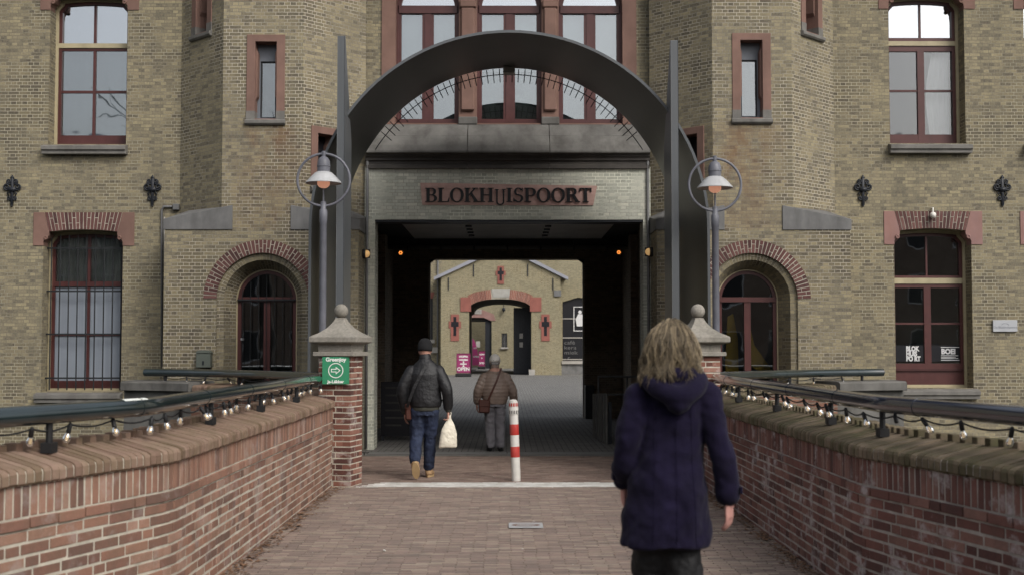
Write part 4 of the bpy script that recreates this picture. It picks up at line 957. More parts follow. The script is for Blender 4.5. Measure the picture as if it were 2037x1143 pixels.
# wing parapets that open out between the pillars and the towers
def wingpath(side, x0): return Path([(side*x0, 15.15), (side*(x0+.55), 15.95), (side*(x0+1.25), 16.85), (side*(x0+1.85), 17.45), (side*(x0+2.45), 17.9), (side*(x0+2.9), 18.12), (side*(x0+3.35), 18.25)], side)
WPL, WPR = wingpath(-1, 2.2), wingpath(1, 2.42)
for wp, lab, cmat in ((WPL, 'low brick wing wall with stone end running from signed pillar to tower', 'coping_brick'), (WPR, 'low brick wing wall with stone end beside the tower with red door', 'dark_coping_brick')):
    T = thing('wing_parapet', lab, 'parapet', group='wing walls between bridge and towers'); LT = wp.L[-1]; s1 = LT-1.25
    m = MB(); sweep(m, wp, [(0, -2), (.34, -2), (.34, 1.0), (0, 1.0)], 0, s1+.02); m.build('wall', 'wing_brick', T)
    cm = copemesh('coping_brick', cmat, .0535, .36, .085, .11); d = .05; rr = random.Random(5)
    while d < s1-.03:
        q, t, n = wp.at(d, -.03); place('coping_brick', cm, T, (q.x, q.y, 1.0+rr.uniform(-.003, .003)), (0, rr.uniform(-.012, .012), math.atan2(-n.x, n.y))); d += .0625
    m = MB(); sweep(m, wp, [(.03, -2), (.33, -2), (.33, 1.005), (.03, 1.005)], s1+.02, LT); m.build('end_block', 'weathered_stone', T)
    m = MB(); sweep(m, wp, [(-.06, 1.0), (.40, 1.0), (.40, 1.12), (.36, 1.14), (-.03, 1.13), (-.06, 1.11)], s1+.0, LT+.0, .06); m.build('coping_stone', 'weathered_stone', T, bevel=.004)

# ================================================================== pillars
def pillar(cx, cy, label, rz):
    T = thing('gate_pillar', label, 'pillar', (cx, cy, 0), rz, group='brick pillars with ball finials'); rr = random.Random(int(cx*100)); w = .40
    Box(-w/2+.003, w/2-.003, -w/2+.003, w/2-.003, -.3, 1.515).build('mortar_core', 'mortar', T)
    lm = brickmesh('brick', .21, .1, .052, 'pillar_brick', .003); hm = brickmesh('brick', .168, .1, .052, 'pillar_brick', .003)
    for c in range(23):
        z = .033+c*.066
        for f in range(4):
            a = f*math.pi/2; M = Matrix.Rotation(a, 3, 'Z')
            q = -w/2+.105 if c % 2 else w/2-.105; o = M @ Vector((q, -w/2+rr.uniform(-.003, .002), z)); place('brick', lm, T, o, (0, 0, a+rr.uniform(-.008, .008)))
            q = -w/2+.105+.105+.011+.039 if c % 2 else w/2-.105-.105-.011-.039
            o = M @ Vector((q, -w/2+rr.uniform(-.003, .002), z)); b_ = place('brick', hm, T, o, (0, 0, a), (.078/.168, 1, 1))
    def sq(w0, z0, w1, z1): return w0, z0, w1, z1
    m = MB(); m.box(-.255, .255, -.255, .255, 1.515, 1.565, ch=.006); m.build('slab', 'granite', T)
    m = MB(); m.box(-.205, .205, -.205, .205, 1.563, 1.655, ch=.004); m.build('neck_block', 'granite', T)
    m = MB(); prof = [(.22, 1.652), (.285, 1.675), (.29, 1.685), (.29, 1.738), (.275, 1.75), (.20, 1.79), (.13, 1.845), (.085, 1.90), (.06, 1.945), (.055, 1.965)]
    vs = []; fs = []
    for r_, z in prof: vs += [(-r_, -r_, z), (r_, -r_, z), (r_, r_, z), (-r_, r_, z)]
    for i in range(len(prof)-1):
        for k in range(4): fs.append((4*i+k, 4*i+(k+1) % 4, 4*i+4+(k+1) % 4, 4*i+4+k))
    fs += [(3, 2, 1, 0), tuple(4*(len(prof)-1)+k for k in range(4))]; m.add(vs, fs); cp = m.build('cap', 'granite', T, bevel=.005)
    m = MB(); m.lathe([(.045, -.082), (.04, -.07)]+[(.085*math.sin(math.pi*i/16), -.085*math.cos(math.pi*i/16)) for i in range(3, 17)], 22); m.build('ball', 'granite', cp, loc=(0, 0, 2.045), smooth=True)
    return T
pillar(-1.965, 14.92, 'brick pillar with granite ball cap carrying the green sign', R(-13))
pillar(2.27, 14.92, 'brick pillar with granite ball cap behind the woman in navy', R(13))
# green arrow sign on the pillar
a, b = P(641, 763, 14.66), P(695, 709, 14.66); w = b[0]-a[0]; cxs, czs = (a[0]+b[0])/2, (a[1]+b[1])/2
GS = tag(Box(-w/2, w/2, 0, .006, -w/2, w/2).build('green_sign', 'green_sign', loc=(cxs, 14.655, czs)), 'square green sign with white arrow in a circle fixed to the pillar', 'sign')
text('Greenjoy', GS, (0, -.003, w/2-.05), .062, 'sign_white', bold=.0025, align='CENTER'); text('Ja-Lékker', GS, (0, -.003, -w/2+.012), .05, 'sign_white', bold=.002, align='CENTER')
m = MB(); o_, i_ = [(.088*math.cos(t/16*math.pi), -.0+.088*math.sin(t/16*math.pi)) for t in range(32)], [(.078*math.cos(t/16*math.pi), .078*math.sin(t/16*math.pi)) for t in range(32)]; m.ring(o_, i_, -.004, .001); m.build('circle', 'sign_white', GS)
ar = [(-.055, -.02), (0, -.02), (0, -.045), (.055, 0), (0, .045), (0, .02), (-.055, .02)]; m = MB(); m.ring(ar, offset(ar, .009), -.004, .001); m.build('arrow', 'sign_white', GS)

# ================================================================== handrails and string lights
def rail(path, off, d0, d1, label, mat, z=1.255, posts=(), r=.055):
    T = thing('handrail', label, 'handrail', group='tubular handrails on the parapets'); n = int((d1-d0)/.12)
    pts = []
    for i in range(n+1):
        p, t, nn = path.at(d0+(d1-d0)*i/n, off); pts.append((p.x, p.y, z))
    m = MB(); m.tube(pts, r, 18); tb = m.build('tube', mat, T, smooth='auto')
    for d in [d0+.85+i*1.55 for i in range(int((d1-d0-.9)/1.55)+1)]:
        p, t, nn = path.at(d, off); p2 = path.at(d+.025, off)[0]
        m = MB(); m.tube([(p.x, p.y, z), (p2.x, p2.y, z)], r+.0025, 18); m.build('joint_sleeve', mat, T, smooth='auto')
    for d in posts:
        p, t, nn = path.at(d, off); q = path.at(d, off)[0]
        m = MB(); m.tube([(p.x, p.y, z-.05), (p.x, p.y, 1.0)], .02, 8); m.box(-.03, .03, -.05, .05, 1.045, 1.10, M=Matrix.Translation((p.x, p.y, 0))); m.build('bracket', 'rubber', T)
    return T
H = 1.255
R1 = rail(PL, .17, .02, PL.L[-1]-.3, 'thick dark green tube rail above the orange brick parapet', 'rail_paint', posts=(1.5, 3.4, 5.3, 7.9, 8.7, 9.6))
R2 = rail(PR, .17, .02, PR.L[-1]-.3, 'thick blue black tube rail above the parapet beside the woman', 'blue_rail_paint', posts=(1.5, 3.4, 5.3, 6.6, 8.3, 9.4))
R3 = rail(WPL, .17, .05, WPL.L[-1]-.25, 'dark tube rail on the wing wall before the barred arched door', 'rail_paint', posts=(1.2, 2.6, 4.1))
R4 = rail(WPR, .17, .05, WPR.L[-1]-.25, 'dark green tube rail on the wing wall before the red door', 'rail_paint', posts=(1.2, 2.6, 4.1))
m = MB(); p, t, n = PL.at(7.15, .17); M = Matrix.Translation((p.x, p.y, H)) @ Matrix.Rotation(math.atan2(t.y, t.x), 4, 'Z'); k = 8
vs = [M @ Vector((x, .0565*math.cos(R(55)+R(70)*i/k), .0565*math.sin(R(55)+R(70)*i/k))) for x in (-.12, .12) for i in range(k+1)]; m.add(vs, [(i, i+1, k+2+i, k+1+i) for i in range(k)]); m.build('sticker', 'sign_white', R1)
bulb_sock = MB(); bulb_sock.lathe([(.008, .03), (.016, .02), (.019, 0), (.019, -.05), (.016, -.055)], 10); bs_me = bulb_sock.mesh('socket', ['rubber'], True)
bg_ = MB(); bg_.lathe([(.014, -.053), (.017, -.06), (.027, -.08), (.031, -.1), (.027, -.118), (.014, -.13), (.001, -.133)], 12); bg_me = bg_.mesh('bulb', ['bulb_glass'], True)
fl = MB()
for q in range(3): fl.box(-.0035, .0035, -.0035, .0035, -.112, -.066, M=Matrix.Rotation(q*2.1, 4, 'Z') @ Matrix.Translation((.008, 0, 0)))
fl_me = fl.mesh('filament', ['filament'])
def lights(path, d0, d1, spacing, label, seed, gap=None):
    T = thing('string_lights', label, 'string lights', group='strings of clear bulbs under the rails'); rr = random.Random(seed); pts = []; d = d0; prev = None
    while d < d1:
        off = .17+rr.uniform(-.05, .02); p, t, n = path.at(d, off); z = H-.062-rr.uniform(0, .012)
        node = Vector((p.x, p.y, z))
        if prev is not None:
            for i in range(1, 7):
                q = prev.lerp(node, i/7); q.z -= .035*math.sin(math.pi*i/7)*min(1, spacing*1.6); pts.append(q)
        pts.append(node); prev = node
        if not (gap and gap[0] < d < gap[1] and rr.random() < .5):
            tilt = rr.uniform(-.5, .5); so = place('socket', bs_me, T, node-Vector((0, 0, .008)), (tilt*.7, rr.uniform(-.6, .35)*(-path.side)*-1, rr.random()*6), (.72, .72, .72))
            if rr.random() < .93:
                place('bulb', bg_me, so, (0, 0, 0)); place('filament', fl_me, so, (0, 0, 0))
        d += spacing*rr.uniform(.75, 1.25)
    m = MB(); m.tube(pts, .0055, 6); m.build('cable', 'rubber', T, smooth=True)
lights(PL, .15, PL.L[-1]-1.0, .42, 'string of clear bulbs hanging under the thick green rail', 31)
lights(PR, .15, PR.L[-1]-1.0, .42, 'string of clear bulbs hanging under the blue black rail', 32)
lights(WPL, .4, WPL.L[-1]-.4, .5, 'string of clear bulbs under wing rail before the barred door', 33)
lights(WPR, .4, WPR.L[-1]-.4, .5, 'string of clear bulbs under wing rail before the red door', 34)

# ================================================================== street lamps
def street_lamp(px, pyring_top, Y, label):
    x = PX(px, Y); zt = PZ(pyring_top, Y); T = thing('street_lamp', label, 'lamp', (x, Y, 0), group='ring lamps flanking the arch')
    rr_ = .325; zc_ = zt-rr_-.01; zb = zc_-rr_
    m = MB(); m.lathe([(.07, -1.5), (.062, .3), (.058, .9), (.046, .95), (.043, zb-.21), (.05, zb-.2), (.05, zb-.06), (.044, zb-.05), (.036, zb-.04), (.036, zb+.05), (.02, zb+.055)], 18); m.build('post', 'lamp_post_paint', T, smooth='auto')
    m = MB(); m.tube([(rr_*math.cos(2*math.pi*i/48), 0, zc_+rr_*math.sin(2*math.pi*i/48)) for i in range(48)], .0165, 10, closed=True); m.build('ring', 'lamp_post_paint', T, smooth=True)
    m = MB(); m.lathe([(.018, zc_+rr_+.035), (.026, zc_+rr_+.03), (.026, zc_+rr_-.03), (.022, zc_+.275)], 12); m.lathe([(.02, zc_+.295), (.055, zc_+.275), (.078, zc_+.23), (.082, zc_+.18), (.086, zc_+.178), (.086, zc_+.165), (.08, zc_+.16), (.08, zc_+.10), (.06, zc_+.09)], 20); m.build('housing', 'lamp_post_paint', T, smooth='auto')
    m = MB(); m.lathe([(.082, zc_+.10), (.11, zc_+.085), (.16, zc_+.035), (.215, zc_-.025), (.225, zc_-.04), (.222, zc_-.046), (.205, zc_-.03), (.15, zc_+.02), (.075, zc_+.06)], 28); m.build('shade', 'lamp_shade_paint', T, smooth='auto')
    m = MB(); m.lathe([(.07, zc_+.06), (.078, zc_-.03)]+[(.08*math.cos(R(90)*i/8), zc_-.04-.066*math.sin(R(90)*i/8)) for i in range(1, 9)], 20); m.build('bulb', 'lamp_bulb_glass', T, smooth=True)
    Tube([(0, 0, zc_-.1), (0, 0, zb)], .011, 8).build('stem', 'lamp_post_paint', T)
street_lamp(642, 305, 15.55, 'grey ring street lamp standing beside the signed pillar')
street_lamp(1424, 314, 15.55, 'grey ring street lamp behind the pillar next to the red door')

# ================================================================== bollard
bx, by = G(1027, 955); BO = thing('bollard', 'dented white bollard with two red bands in mid path', 'bollard', (bx, by, 0)); BO.rotation_euler = (0, R(-2.2), 0)
m = MB(); m.lathe([(.054, -.2), (.054, .95), (.05, .97), (.03, .985), (.001, .988)], 22); m.build('post', 'bollard_white', BO, smooth='auto')
for z0, z1 in ((.555, .685), (.285, .415)): m = MB(); m.lathe([(.0545, z0), (.0555, z0+.003), (.0555, z1-.003), (.0545, z1)], 22); m.build('red_band', 'bollard_red', BO, smooth='auto')
m = MB(); m.lathe([(.055, .80), (.06, .805), (.06, .885), (.056, .90), (.058, .915), (.055, .955)], 22); m.build('collar', 'bollard_white', BO, smooth='auto')
rr = random.Random(4)
for z0, c in ((.925, 'bollard_red'), (.835, 'fence_board')):
    for q in range(5):
        a = R(-150)+q*R(28); m = MB(); m.add([(.0615*math.cos(a+da), .0615*math.sin(a+da), z0+dz) for da, dz in ((0, -.02), (.3, -.024), (.34, .02), (.05, .016))], [(0, 1, 2, 3)]); m.build('sticker', c, BO)

# ================================================================== things in the passage
NB = thing('notice_board', 'dark notice board leaning at the shaded passage wall', 'board', (PX(795, 22.0), 22.0, 0))
Box(-.32, .32, -.02, .02, .08, 1.02).build('panel', 'film_black', NB)
for k in range(6): Box(-.24, .24-.1*(k % 3), -.023, -.0205, .9-k*.13, .93-k*.13).build('printed_line', 'passage_paint', NB)
for x in (-.28, .28): Box(x-.02, x+.02, -.02, .2, 0, .1).build('foot', 'iron', NB)
RF = thing('ramp_fence', 'low grey board fence beside the ramp in the passage', 'fence', (PX(1180, 22.6), 22.6, 0))
for k in range(6): Box(.02*k+.0, .02*k+.03, -.3*k, -.3*k+.27, 0, .78+.012*k).build('board', 'fence_board', RF)
for k in (0, 5): Box(.05+.02*k, .11+.02*k, -.3*k+.1, -.3*k+.16, 0, .7).build('post', 'iron', RF)
HR = thing('ramp_rail', 'thin black ramp railing in the dark of the passage', 'railing', (PX(1190, 24.5), 24.5, 0))
for z in (1.05, .7): Tube([(0, 0, z), (1.1, -.1, z), (1.25, -.5, z)], .02, 8).build('bar', 'pipe_grey', HR, smooth=True)
for x, y in ((0, 0), (.55, -.05), (1.1, -.1)): Tube([(x, y, 0), (x, y, 1.05)], .02, 8).build('post', 'pipe_grey', HR)

# ================================================================== courtyard beyond the passage
YG = 73.5
def gx(px): return PX(px, YG)
def gz(py): return PZ(py, YG)
GB = thing('gable_building', 'yellow brick gabled gate building at the far end of the courtyard', 'building')
ax0, ax1 = gx(933), gx(1057); acx = (ax0+ax1)/2; zs, zk = gz(616), gz(594)
arch = [(ax0, -.2), (ax1, -.2), (ax1, zs)]+[(acx+(ax1-acx)*math.cos(math.pi*i/16), zs+(zk-zs)*math.sin(math.pi*i/16)**.8) for i in range(1, 16)]+[(ax0, zs)]
gl_, gr_ = gx(877), gx(1115); apex = (gx(1002), gz(493)); ez = gz(551)
def crossp(cx, cz, w, h, t): return [(cx-t, cz-h/2), (cx+t, cz-h/2), (cx+t, cz-.02*h), (cx+w, cz-.02*h), (cx+w, cz+.24*h), (cx+t, cz+.24*h), (cx+t, cz+h/2), (cx-t, cz+h/2), (cx-t, cz+.24*h), (cx-w, cz+.24*h), (cx-w, cz-.02*h), (cx-t, cz-.02*h)]
crs = [(gx(905), gz(651), .36, 1.55, .24), (gx(1085), gz(651), .36, 1.55, .24), (gx(996), gz(547), .29, 1.05, .19)]
m = MB(); m.panel((0, YG), (1, 0), [(gl_, -.2), (gr_, -.2), (gr_, ez), apex, (gl_, ez)], [arch], .5); m.add([(gr_, YG, -.2), (gr_, YG+5, -.2), (gr_, YG+5, ez), (gr_, YG, ez)], [(0, 1, 2, 3)]); m.add([(gl_, YG, -.2), (gl_, YG+5, -.2), (gl_, YG+5, ez), (gl_, YG, ez)], [(0, 1, 2, 3)]); m.build('gable_wall', 'far_brick', GB)
for c in crs:
    fr = Prism(crossp(*c), YG-.05, YG+.1).build('cross_frame', 'far_sandstone', GB); ccx, ccz, w, h, t = c
    Prism(crossp(ccx, ccz+.05*h, w*.62, h*.72, t*.36), YG-.056, YG-.04).build('cross_slit', 'film_black', fr)
    m = MB(); m.lathe([(.001, 0), (w*.4, 0), (w*.4, .012), (.001, .014)], 12, axis=Matrix.Rotation(R(90), 3, 'X')); m.build('round_slit', 'film_black', fr, loc=(ccx, YG-.05, ccz+.1*h))
top = [(acx+(ax1-acx)*math.cos(math.pi*i/20), zs+(zk-zs)*math.sin(math.pi*i/20)**.8) for i in range(21)]
ring_ = MB(); ring_.prism(top[2:19]+[(p[0], p[1]+.55) for p in top[2:19]][::-1], YG-.03, YG+.1); av = ring_.build('arch_ring', 'mortar', GB); nb = 44
for i in range(nb):
    t0, t1 = .1+.8*i/nb, .1+.8*(i+.82)/nb
    pt = lambda t, h: (acx+(ax1-acx)*math.cos(math.pi*t)*(1+.1*h), zs+(zk-zs)*math.sin(math.pi*t)**.8+.55*h)
    if abs((t0+t1)/2-.5) > .09: Prism([pt(t0, 0), pt(t0, 1), pt(t1, 1), pt(t1, 0)], YG-.05, YG).build('brick', 'far_voussoir_brick', av)
for a, b in ((916, 937), (1054, 1077)): Prism([(gx(a), gz(619)), (gx(b), gz(619)), (gx(b), gz(600 if a < 1000 else 591)), (gx(b if a > 1000 else b-2), gz(591)), (gx(a), gz(591))], YG-.06, YG+.1).build('impost_stone', 'far_sandstone', GB)
Prism([(gx(980), gz(591)), (gx(1013), gz(591)), (gx(1015), gz(574)), (gx(978), gz(574))], YG-.08, YG+.1).build('keystone', 'keystone', GB)
for s_, xe in ((-1, gl_-.4), (1, gr_+.45)):
    d = .22; Prism([(xe, ez-.18), (xe, ez+.0), (apex[0], apex[1]+d), (apex[0], apex[1]-.02)][::s_], YG-.18, YG+.3).build('verge_stone', 'slate_roof', GB)
    m = MB(); m.add([(xe, YG, ez), (apex[0], YG, apex[1]+d), (apex[0], YG+5, apex[1]+d), (xe, YG+5, ez)], [(0, 1, 2, 3)]); m.build('roof_slope', 'slate_roof', GB)
for px, a, b in ((942, 525, 550), (1050, 525, 550), (892, 552, 577), (1100, 553, 577)): Box(gx(px)-.03, gx(px)+.03, YG-.05, YG-.002, gz(b), gz(a)).build('wall_anchor', 'iron', GB)
Box(gx(1102), gx(1116), YG-.1, YG-.002, gz(589), gz(577)).build('vent_box', 'pipe_grey', GB)
for a, b in ((1052, 1064), (1060, 1117)): Box(gx(a), gx(b), YG-.06 if a < 1055 else YG-.03, YG-.002, -.1, gz(734 if a < 1055 else 726)).build('plinth_stone', 'far_stone' if a < 1055 else 'far_brick', GB)
# vault behind the arch and the open door leaf
m = MB(); q = [(ax0-.2, -.1)]+[(ax0-.2, zs)]+[(p[0], p[1]+.1) for p in top[::-1]]+[(ax1+.2, zs), (ax1+.2, -.1)]; n = len(q); m.add([(x, YG+.4, z) for x, z in q]+[(x, YG+13, z) for x, z in q], [(i, i+1, n+i+1, n+i) for i in range(n-1)]); m.build('vault', 'passage_paint', GB)
dl = Box(gx(1022), gx(1057), YG+2.2, YG+2.35, 0, zs+.2).build('door_leaf', 'film_black', GB)
for k in range(6): x = gx(1023)+k*.17; Box(x, x+.15, YG+2.17, YG+2.199, .05, zs+.15).build('door_board', 'iron', dl)
for z0 in (gz(690), gz(672)): Box(gx(1034), gx(1041), YG+2.14, YG+2.169, z0, z0+.3).build('notice', 'far_stone', dl)
# buildings at both sides of the gable
YH = 77.0
hx = lambda px: PX(px, YH); hz = lambda py: PZ(py, YH)
CB = thing('courtyard_building', 'yellow brick range with dark shop window right of the gable', 'building')
hole = [(hx(1119), hz(717)), (hx(1190), hz(717)), (hx(1190), hz(598)), (hx(1150), hz(591)), (hx(1119), hz(600))]
m = MB(); m.panel((0, YH), (1, 0), [(gr_+.05, -.2), (18, -.2), (18, 11), (gr_+.05, 11)], [hole], .3); m.build('wall', 'far_brick', CB)
SW = Prism(offset(hole, -.01), YH+.2, YH+.26).build('shop_window', 'film_black', CB)
for z in (633, 671, 714): Box(hx(1119), hx(1190), YH+.15, YH+.199, hz(z+1), hz(z-1)).build('glazing_bar', 'far_stone', SW)
m = MB(); a, b, c, d = hx(1141), hx(1178), hz(658), hz(609); m.ring([(a, c), (b, c), (b, d), (a, d)], [(a+.05, c+.05), (b-.05, c+.05), (b-.05, d-.05), (a+.05, d-.05)], YH+.13, YH+.17); m.build('sign_frame', 'film_white', SW)
fx = hx(1154); m = MB(); m.prism([(fx-.2, hz(648)), (fx+.18, hz(648)), (fx+.24, hz(632)), (fx+.14, hz(624)), (fx-.12, hz(624)), (fx-.27, hz(634))], YH+.12, YH+.16); m.lathe([(.001, 0), (.11, 0), (.11, .03), (.001, .03)], 12, c=(fx, YH+.15, hz(620)), axis=Matrix.Rotation(R(90), 3, 'X')); m.build('figure_sign', 'film_white', SW)
for i, tx in enumerate(('café', 'kera', 'miek', ' .r')): text(tx, SW, (hx(1122), YH+.14, hz(684+i*10)), .33, 'pipe_grey', condense=1.3)
Box(hx(1117), hx(1192), YH-.2, YH+.1, hz(723), hz(717)).build('window_sill', 'far_stone', CB); Box(hx(1117), hx(1192), YH-.06, YH-.002, -.1, hz(723)).build('plinth', 'bluestone', CB)
LB = thing('courtyard_building', 'grey yellow brick range with narrow window left of the gable', 'building')
hole = [(hx(838), hz(675)), (hx(864), hz(675)), (hx(864), hz(595)), (hx(851), hz(591)), (hx(838), hz(595))]
m = MB(); m.panel((0, YH-1.5), (1, 0), [(-18, -.2), (gl_-.05, -.2), (gl_-.05, 11), (-18, 11)], [hole], .3); m.build('wall', 'yellow_brick', LB)
Prism(offset(hole, -.01), YH-1.3, YH-1.25).build('window', 'film_black', LB); Box(hx(836), hx(868), YH-1.7, YH-1.4, hz(682), hz(675)).build('window_sill', 'far_stone', LB); Prism([(hx(838), hz(595)), (hx(864), hz(595)), (hx(867), hz(583)), (hx(836), hz(583))], YH-1.55, YH-1.4).build('lintel', 'far_sandstone', LB)
for px in (873.5,): Tube([(hx(px), YH-1.6, 0), (hx(px), YH-1.6, 9)], .05, 8).build('downpipe', 'pipe_grey', LB)
Box(hx(862), hx(874), YH-1.75, YH-1.55, hz(701), hz(690)).build('mailbox', 'far_stone', LB)
# far wall seen through the second arch
YQ = 96.0; qx = lambda px: PX(px, YQ); qz = lambda py: PZ(py, YQ)
FB = thing('far_building', 'pale brick building with a second archway seen through the gable arch', 'building')
har = [(qx(905), -.2), (qx(978), -.2), (qx(978), qz(640)), (qx(974), qz(634)), (qx(962), qz(631)), (qx(905), qz(630))]
hwn = [(qx(998), qz(690)), (qx(1009), qz(690)), (qx(1009), qz(662)), (qx(998), qz(662))]
m = MB(); m.panel((0, YQ), (1, 0), [(-10, -.2), (12, -.2), (12, 12), (-10, 12)], [har, hwn], .6); m.build('wall', 'far_brick', FB)
Prism([(qx(920), qz(631)), (qx(962), qz(631)), (qx(976), qz(637)), (qx(986), qz(637)), (qx(982), qz(624)), (qx(960), qz(616)), (qx(920), qz(614))], YQ-.06, YQ+.1).build('arch_stone', 'pink_sandstone', FB)
dt = Box(qx(930), qx(958), YQ-.1, YQ, qz(624), qz(615)).build('date_stone', 'far_stone', FB); text('1870', dt, (qx(940), YQ-.105, qz(622)), .3, 'pipe_grey')
wn = Prism(hwn, YQ+.3, YQ+.35).build('window', 'film_black', FB)
for px in (1000.5, 1003.5, 1006.5): Tube([(qx(px), YQ+.1, qz(690)), (qx(px), YQ+.1, qz(662))], .03, 6).build('iron_bar', 'pipe_grey', wn)
Box(qx(996), qx(1011), YQ-.2, YQ+.1, qz(693), qz(690)).build('window_sill', 'far_stone', FB)
Box(qx(965), qx(979), YQ+.2, YQ+.28, -.1, qz(632)).build('door_leaf', 'iron', FB); Box(qx(905), qx(979), YQ+.3, YQ+5, qz(637), qz(629)).build('vault', 'passage_paint', FB)
Box(-6, 4, YQ+8, YQ+8.2, -.2, 8).build('rear_wall', 'far_brick', FB); Box(qx(947), qx(955), YQ-.15, YQ-.01, qz(690), qz(678)).build('wall_lantern', 'far_stone', FB)
m = MB(); m.lathe([(.01, .3), (.12, .2), (.14, .05), (.02, -.1)], 10); m.tube([(0, 0, .3), (0, .1, .6)], .03, 6); m.build('hanging_lantern', 'iron', FB, loc=(qx(1002), YQ-.3, qz(618)), smooth=True)
# advertising boards and flag
def aboard(px0, px1, py0, py1, Y, label, lines, seed):
    x0, z1 = P(px0, py0, Y); x1, z0 = P(px1, py1, Y); T = thing('advertising_board', label, 'sign', ((x0+x1)/2, Y, 0)); w = (x1-x0)/2; h = z1
    fr = MB(); fr.ring([(-w, .2), (w, .2), (w, h), (-w, h)], [(-w+.05, .25), (w-.05, .25), (w-.05, h-.05), (-w+.05, h-.05)], -.04, .04); fr.build('frame', 'magenta_dark', T)
    Box(-w+.04, w-.04, -.02, .02, .24, h-.04).build('poster', 'magenta', T); Box(-w-.05, w+.05, -.3, .3, 0, .18, ch=.03).build('base', 'rubber', T)
    for s_, z, sz in lines: text(s_, T, (0, -.027, .25+(h-.3)*z), sz, 'sign_white', align='CENTER', bold=.006)
aboard(908, 936, 702, 746, 69.5, 'magenta advertising board with OPEN in front of the gable pier', [('HOPPA', .82, .15), ('winkeltjes', .66, .12), ('&', .53, .12), ('ateliers', .43, .12), ('&', .3, .15), ('OPEN', .08, .27)], 1)
aboard(952, 965, 697, 719, 94.0, 'small magenta board with OPEN seen through the gable arch', [('HOPPA', .75, .14), ('&', .5, .14), ('OPEN', .12, .2)], 2)
FLG = thing('feather_flag', 'pink feather flag on a pole seen through the gable arch', 'flag', (PX(940, 89), 89, 0))
hf_ = PZ(672, 89); m = MB(); pr = [(0, .35), (.45, .35), (.41, 1.0), (.31, 1.6), (.14, hf_-.15), (0, hf_)]; m.prism(pr, -.015, .015); fl_ = m.build('cloth', 'flag_pink', FLG); text('OPEN', fl_, (.05, -.02, .9), .16, 'sign_white', bold=.006); text('HOI', fl_, (.04, -.02, 1.5), .16, 'sign_white')
Tube([(-.02, 0, 0), (-.02, 0, hf_)], .02, 8).build('pole', 'pipe_grey', FLG); Box(-.25, .25, -.25, .25, 0, .06).build('base', 'rubber', FLG)

# ================================================================== people
pbr('skin', (.46, .25, .19), .55, .08, 20, .15, 150, spec=.35)
pbr('pale_hand', (.52, .27, .23), .55, .1, 20, .15, 150)
pbr('leather_jacket', (.009, .009, .0105), .55, .25, 8, .6, 30, spec=.45, dist=.014)
pbr('knit_black', (.008, .008, .009), .95, .3, 60, .5, 220)
pbr('rib_olive', (.045, .045, .036), .9, .2, 20, .4, 200)
pbr('denim', (.013, .02, .046), .85, .4, 7, .6, 34, streak=((.05, .066, .11), .45, (3, 3, .8)), dist=.014)
pbr('boot_tan', (.36, .23, .12), .75, .15, 14, .3, 90)
pbr('boot_sole', (.42, .29, .15), .8, .1, 14)
pbr('bag_white', (.66, .61, .5), .55, .08, 9, .5, 22, dist=.02)
pbr('bag_brown', (.075, .026, .018), .5, .2, 10, .3, 80)
pbr('quilt_brown', (.235, .175, .142), .5, .15, 10, .4, 45, spec=.45, dist=.008)
pbr('trouser_grey', (.16, .153, .165), .85, .15, 9, .5, 24, dist=.012)
pbr('cap_grey', (.7, .67, .62), .85, .1, 14, .3, 120)
pbr('shoe_black', (.012, .012, .012), .5, .2, 10)
pbr('coat_navy', (.009, .0068, .0215), .95, .3, 9, .7, 130, sheen=.06, spec=.12, streak=((.012, .0098, .023), .5, (6, 6, 2)))
pbr('trouser_black', (.007, .007, .008), .7, .25, 8, .6, 14, dist=.02)
m_, t_, b_ = newmat('hair_blond'); oi = nd(t_, 'ShaderNodeNewGeometry'); rp = ramp(t_, [(0, (.045, .035, .025)), (.35, (.13, .10, .063)), (.7, (.27, .208, .125)), (1, (.48, .385, .245))]); t_.links.new(oi.outputs['Random Per Island'], rp.inputs[0]); t_.links.new(rp.outputs[0], b_.inputs['Base Color']); b_.inputs['Roughness'].default_value = .5
pbr('hair_base', (.07, .053, .034), .7, .3, 12)
pbr('hair_grey', (.3, .29, .28), .7, .2, 30)

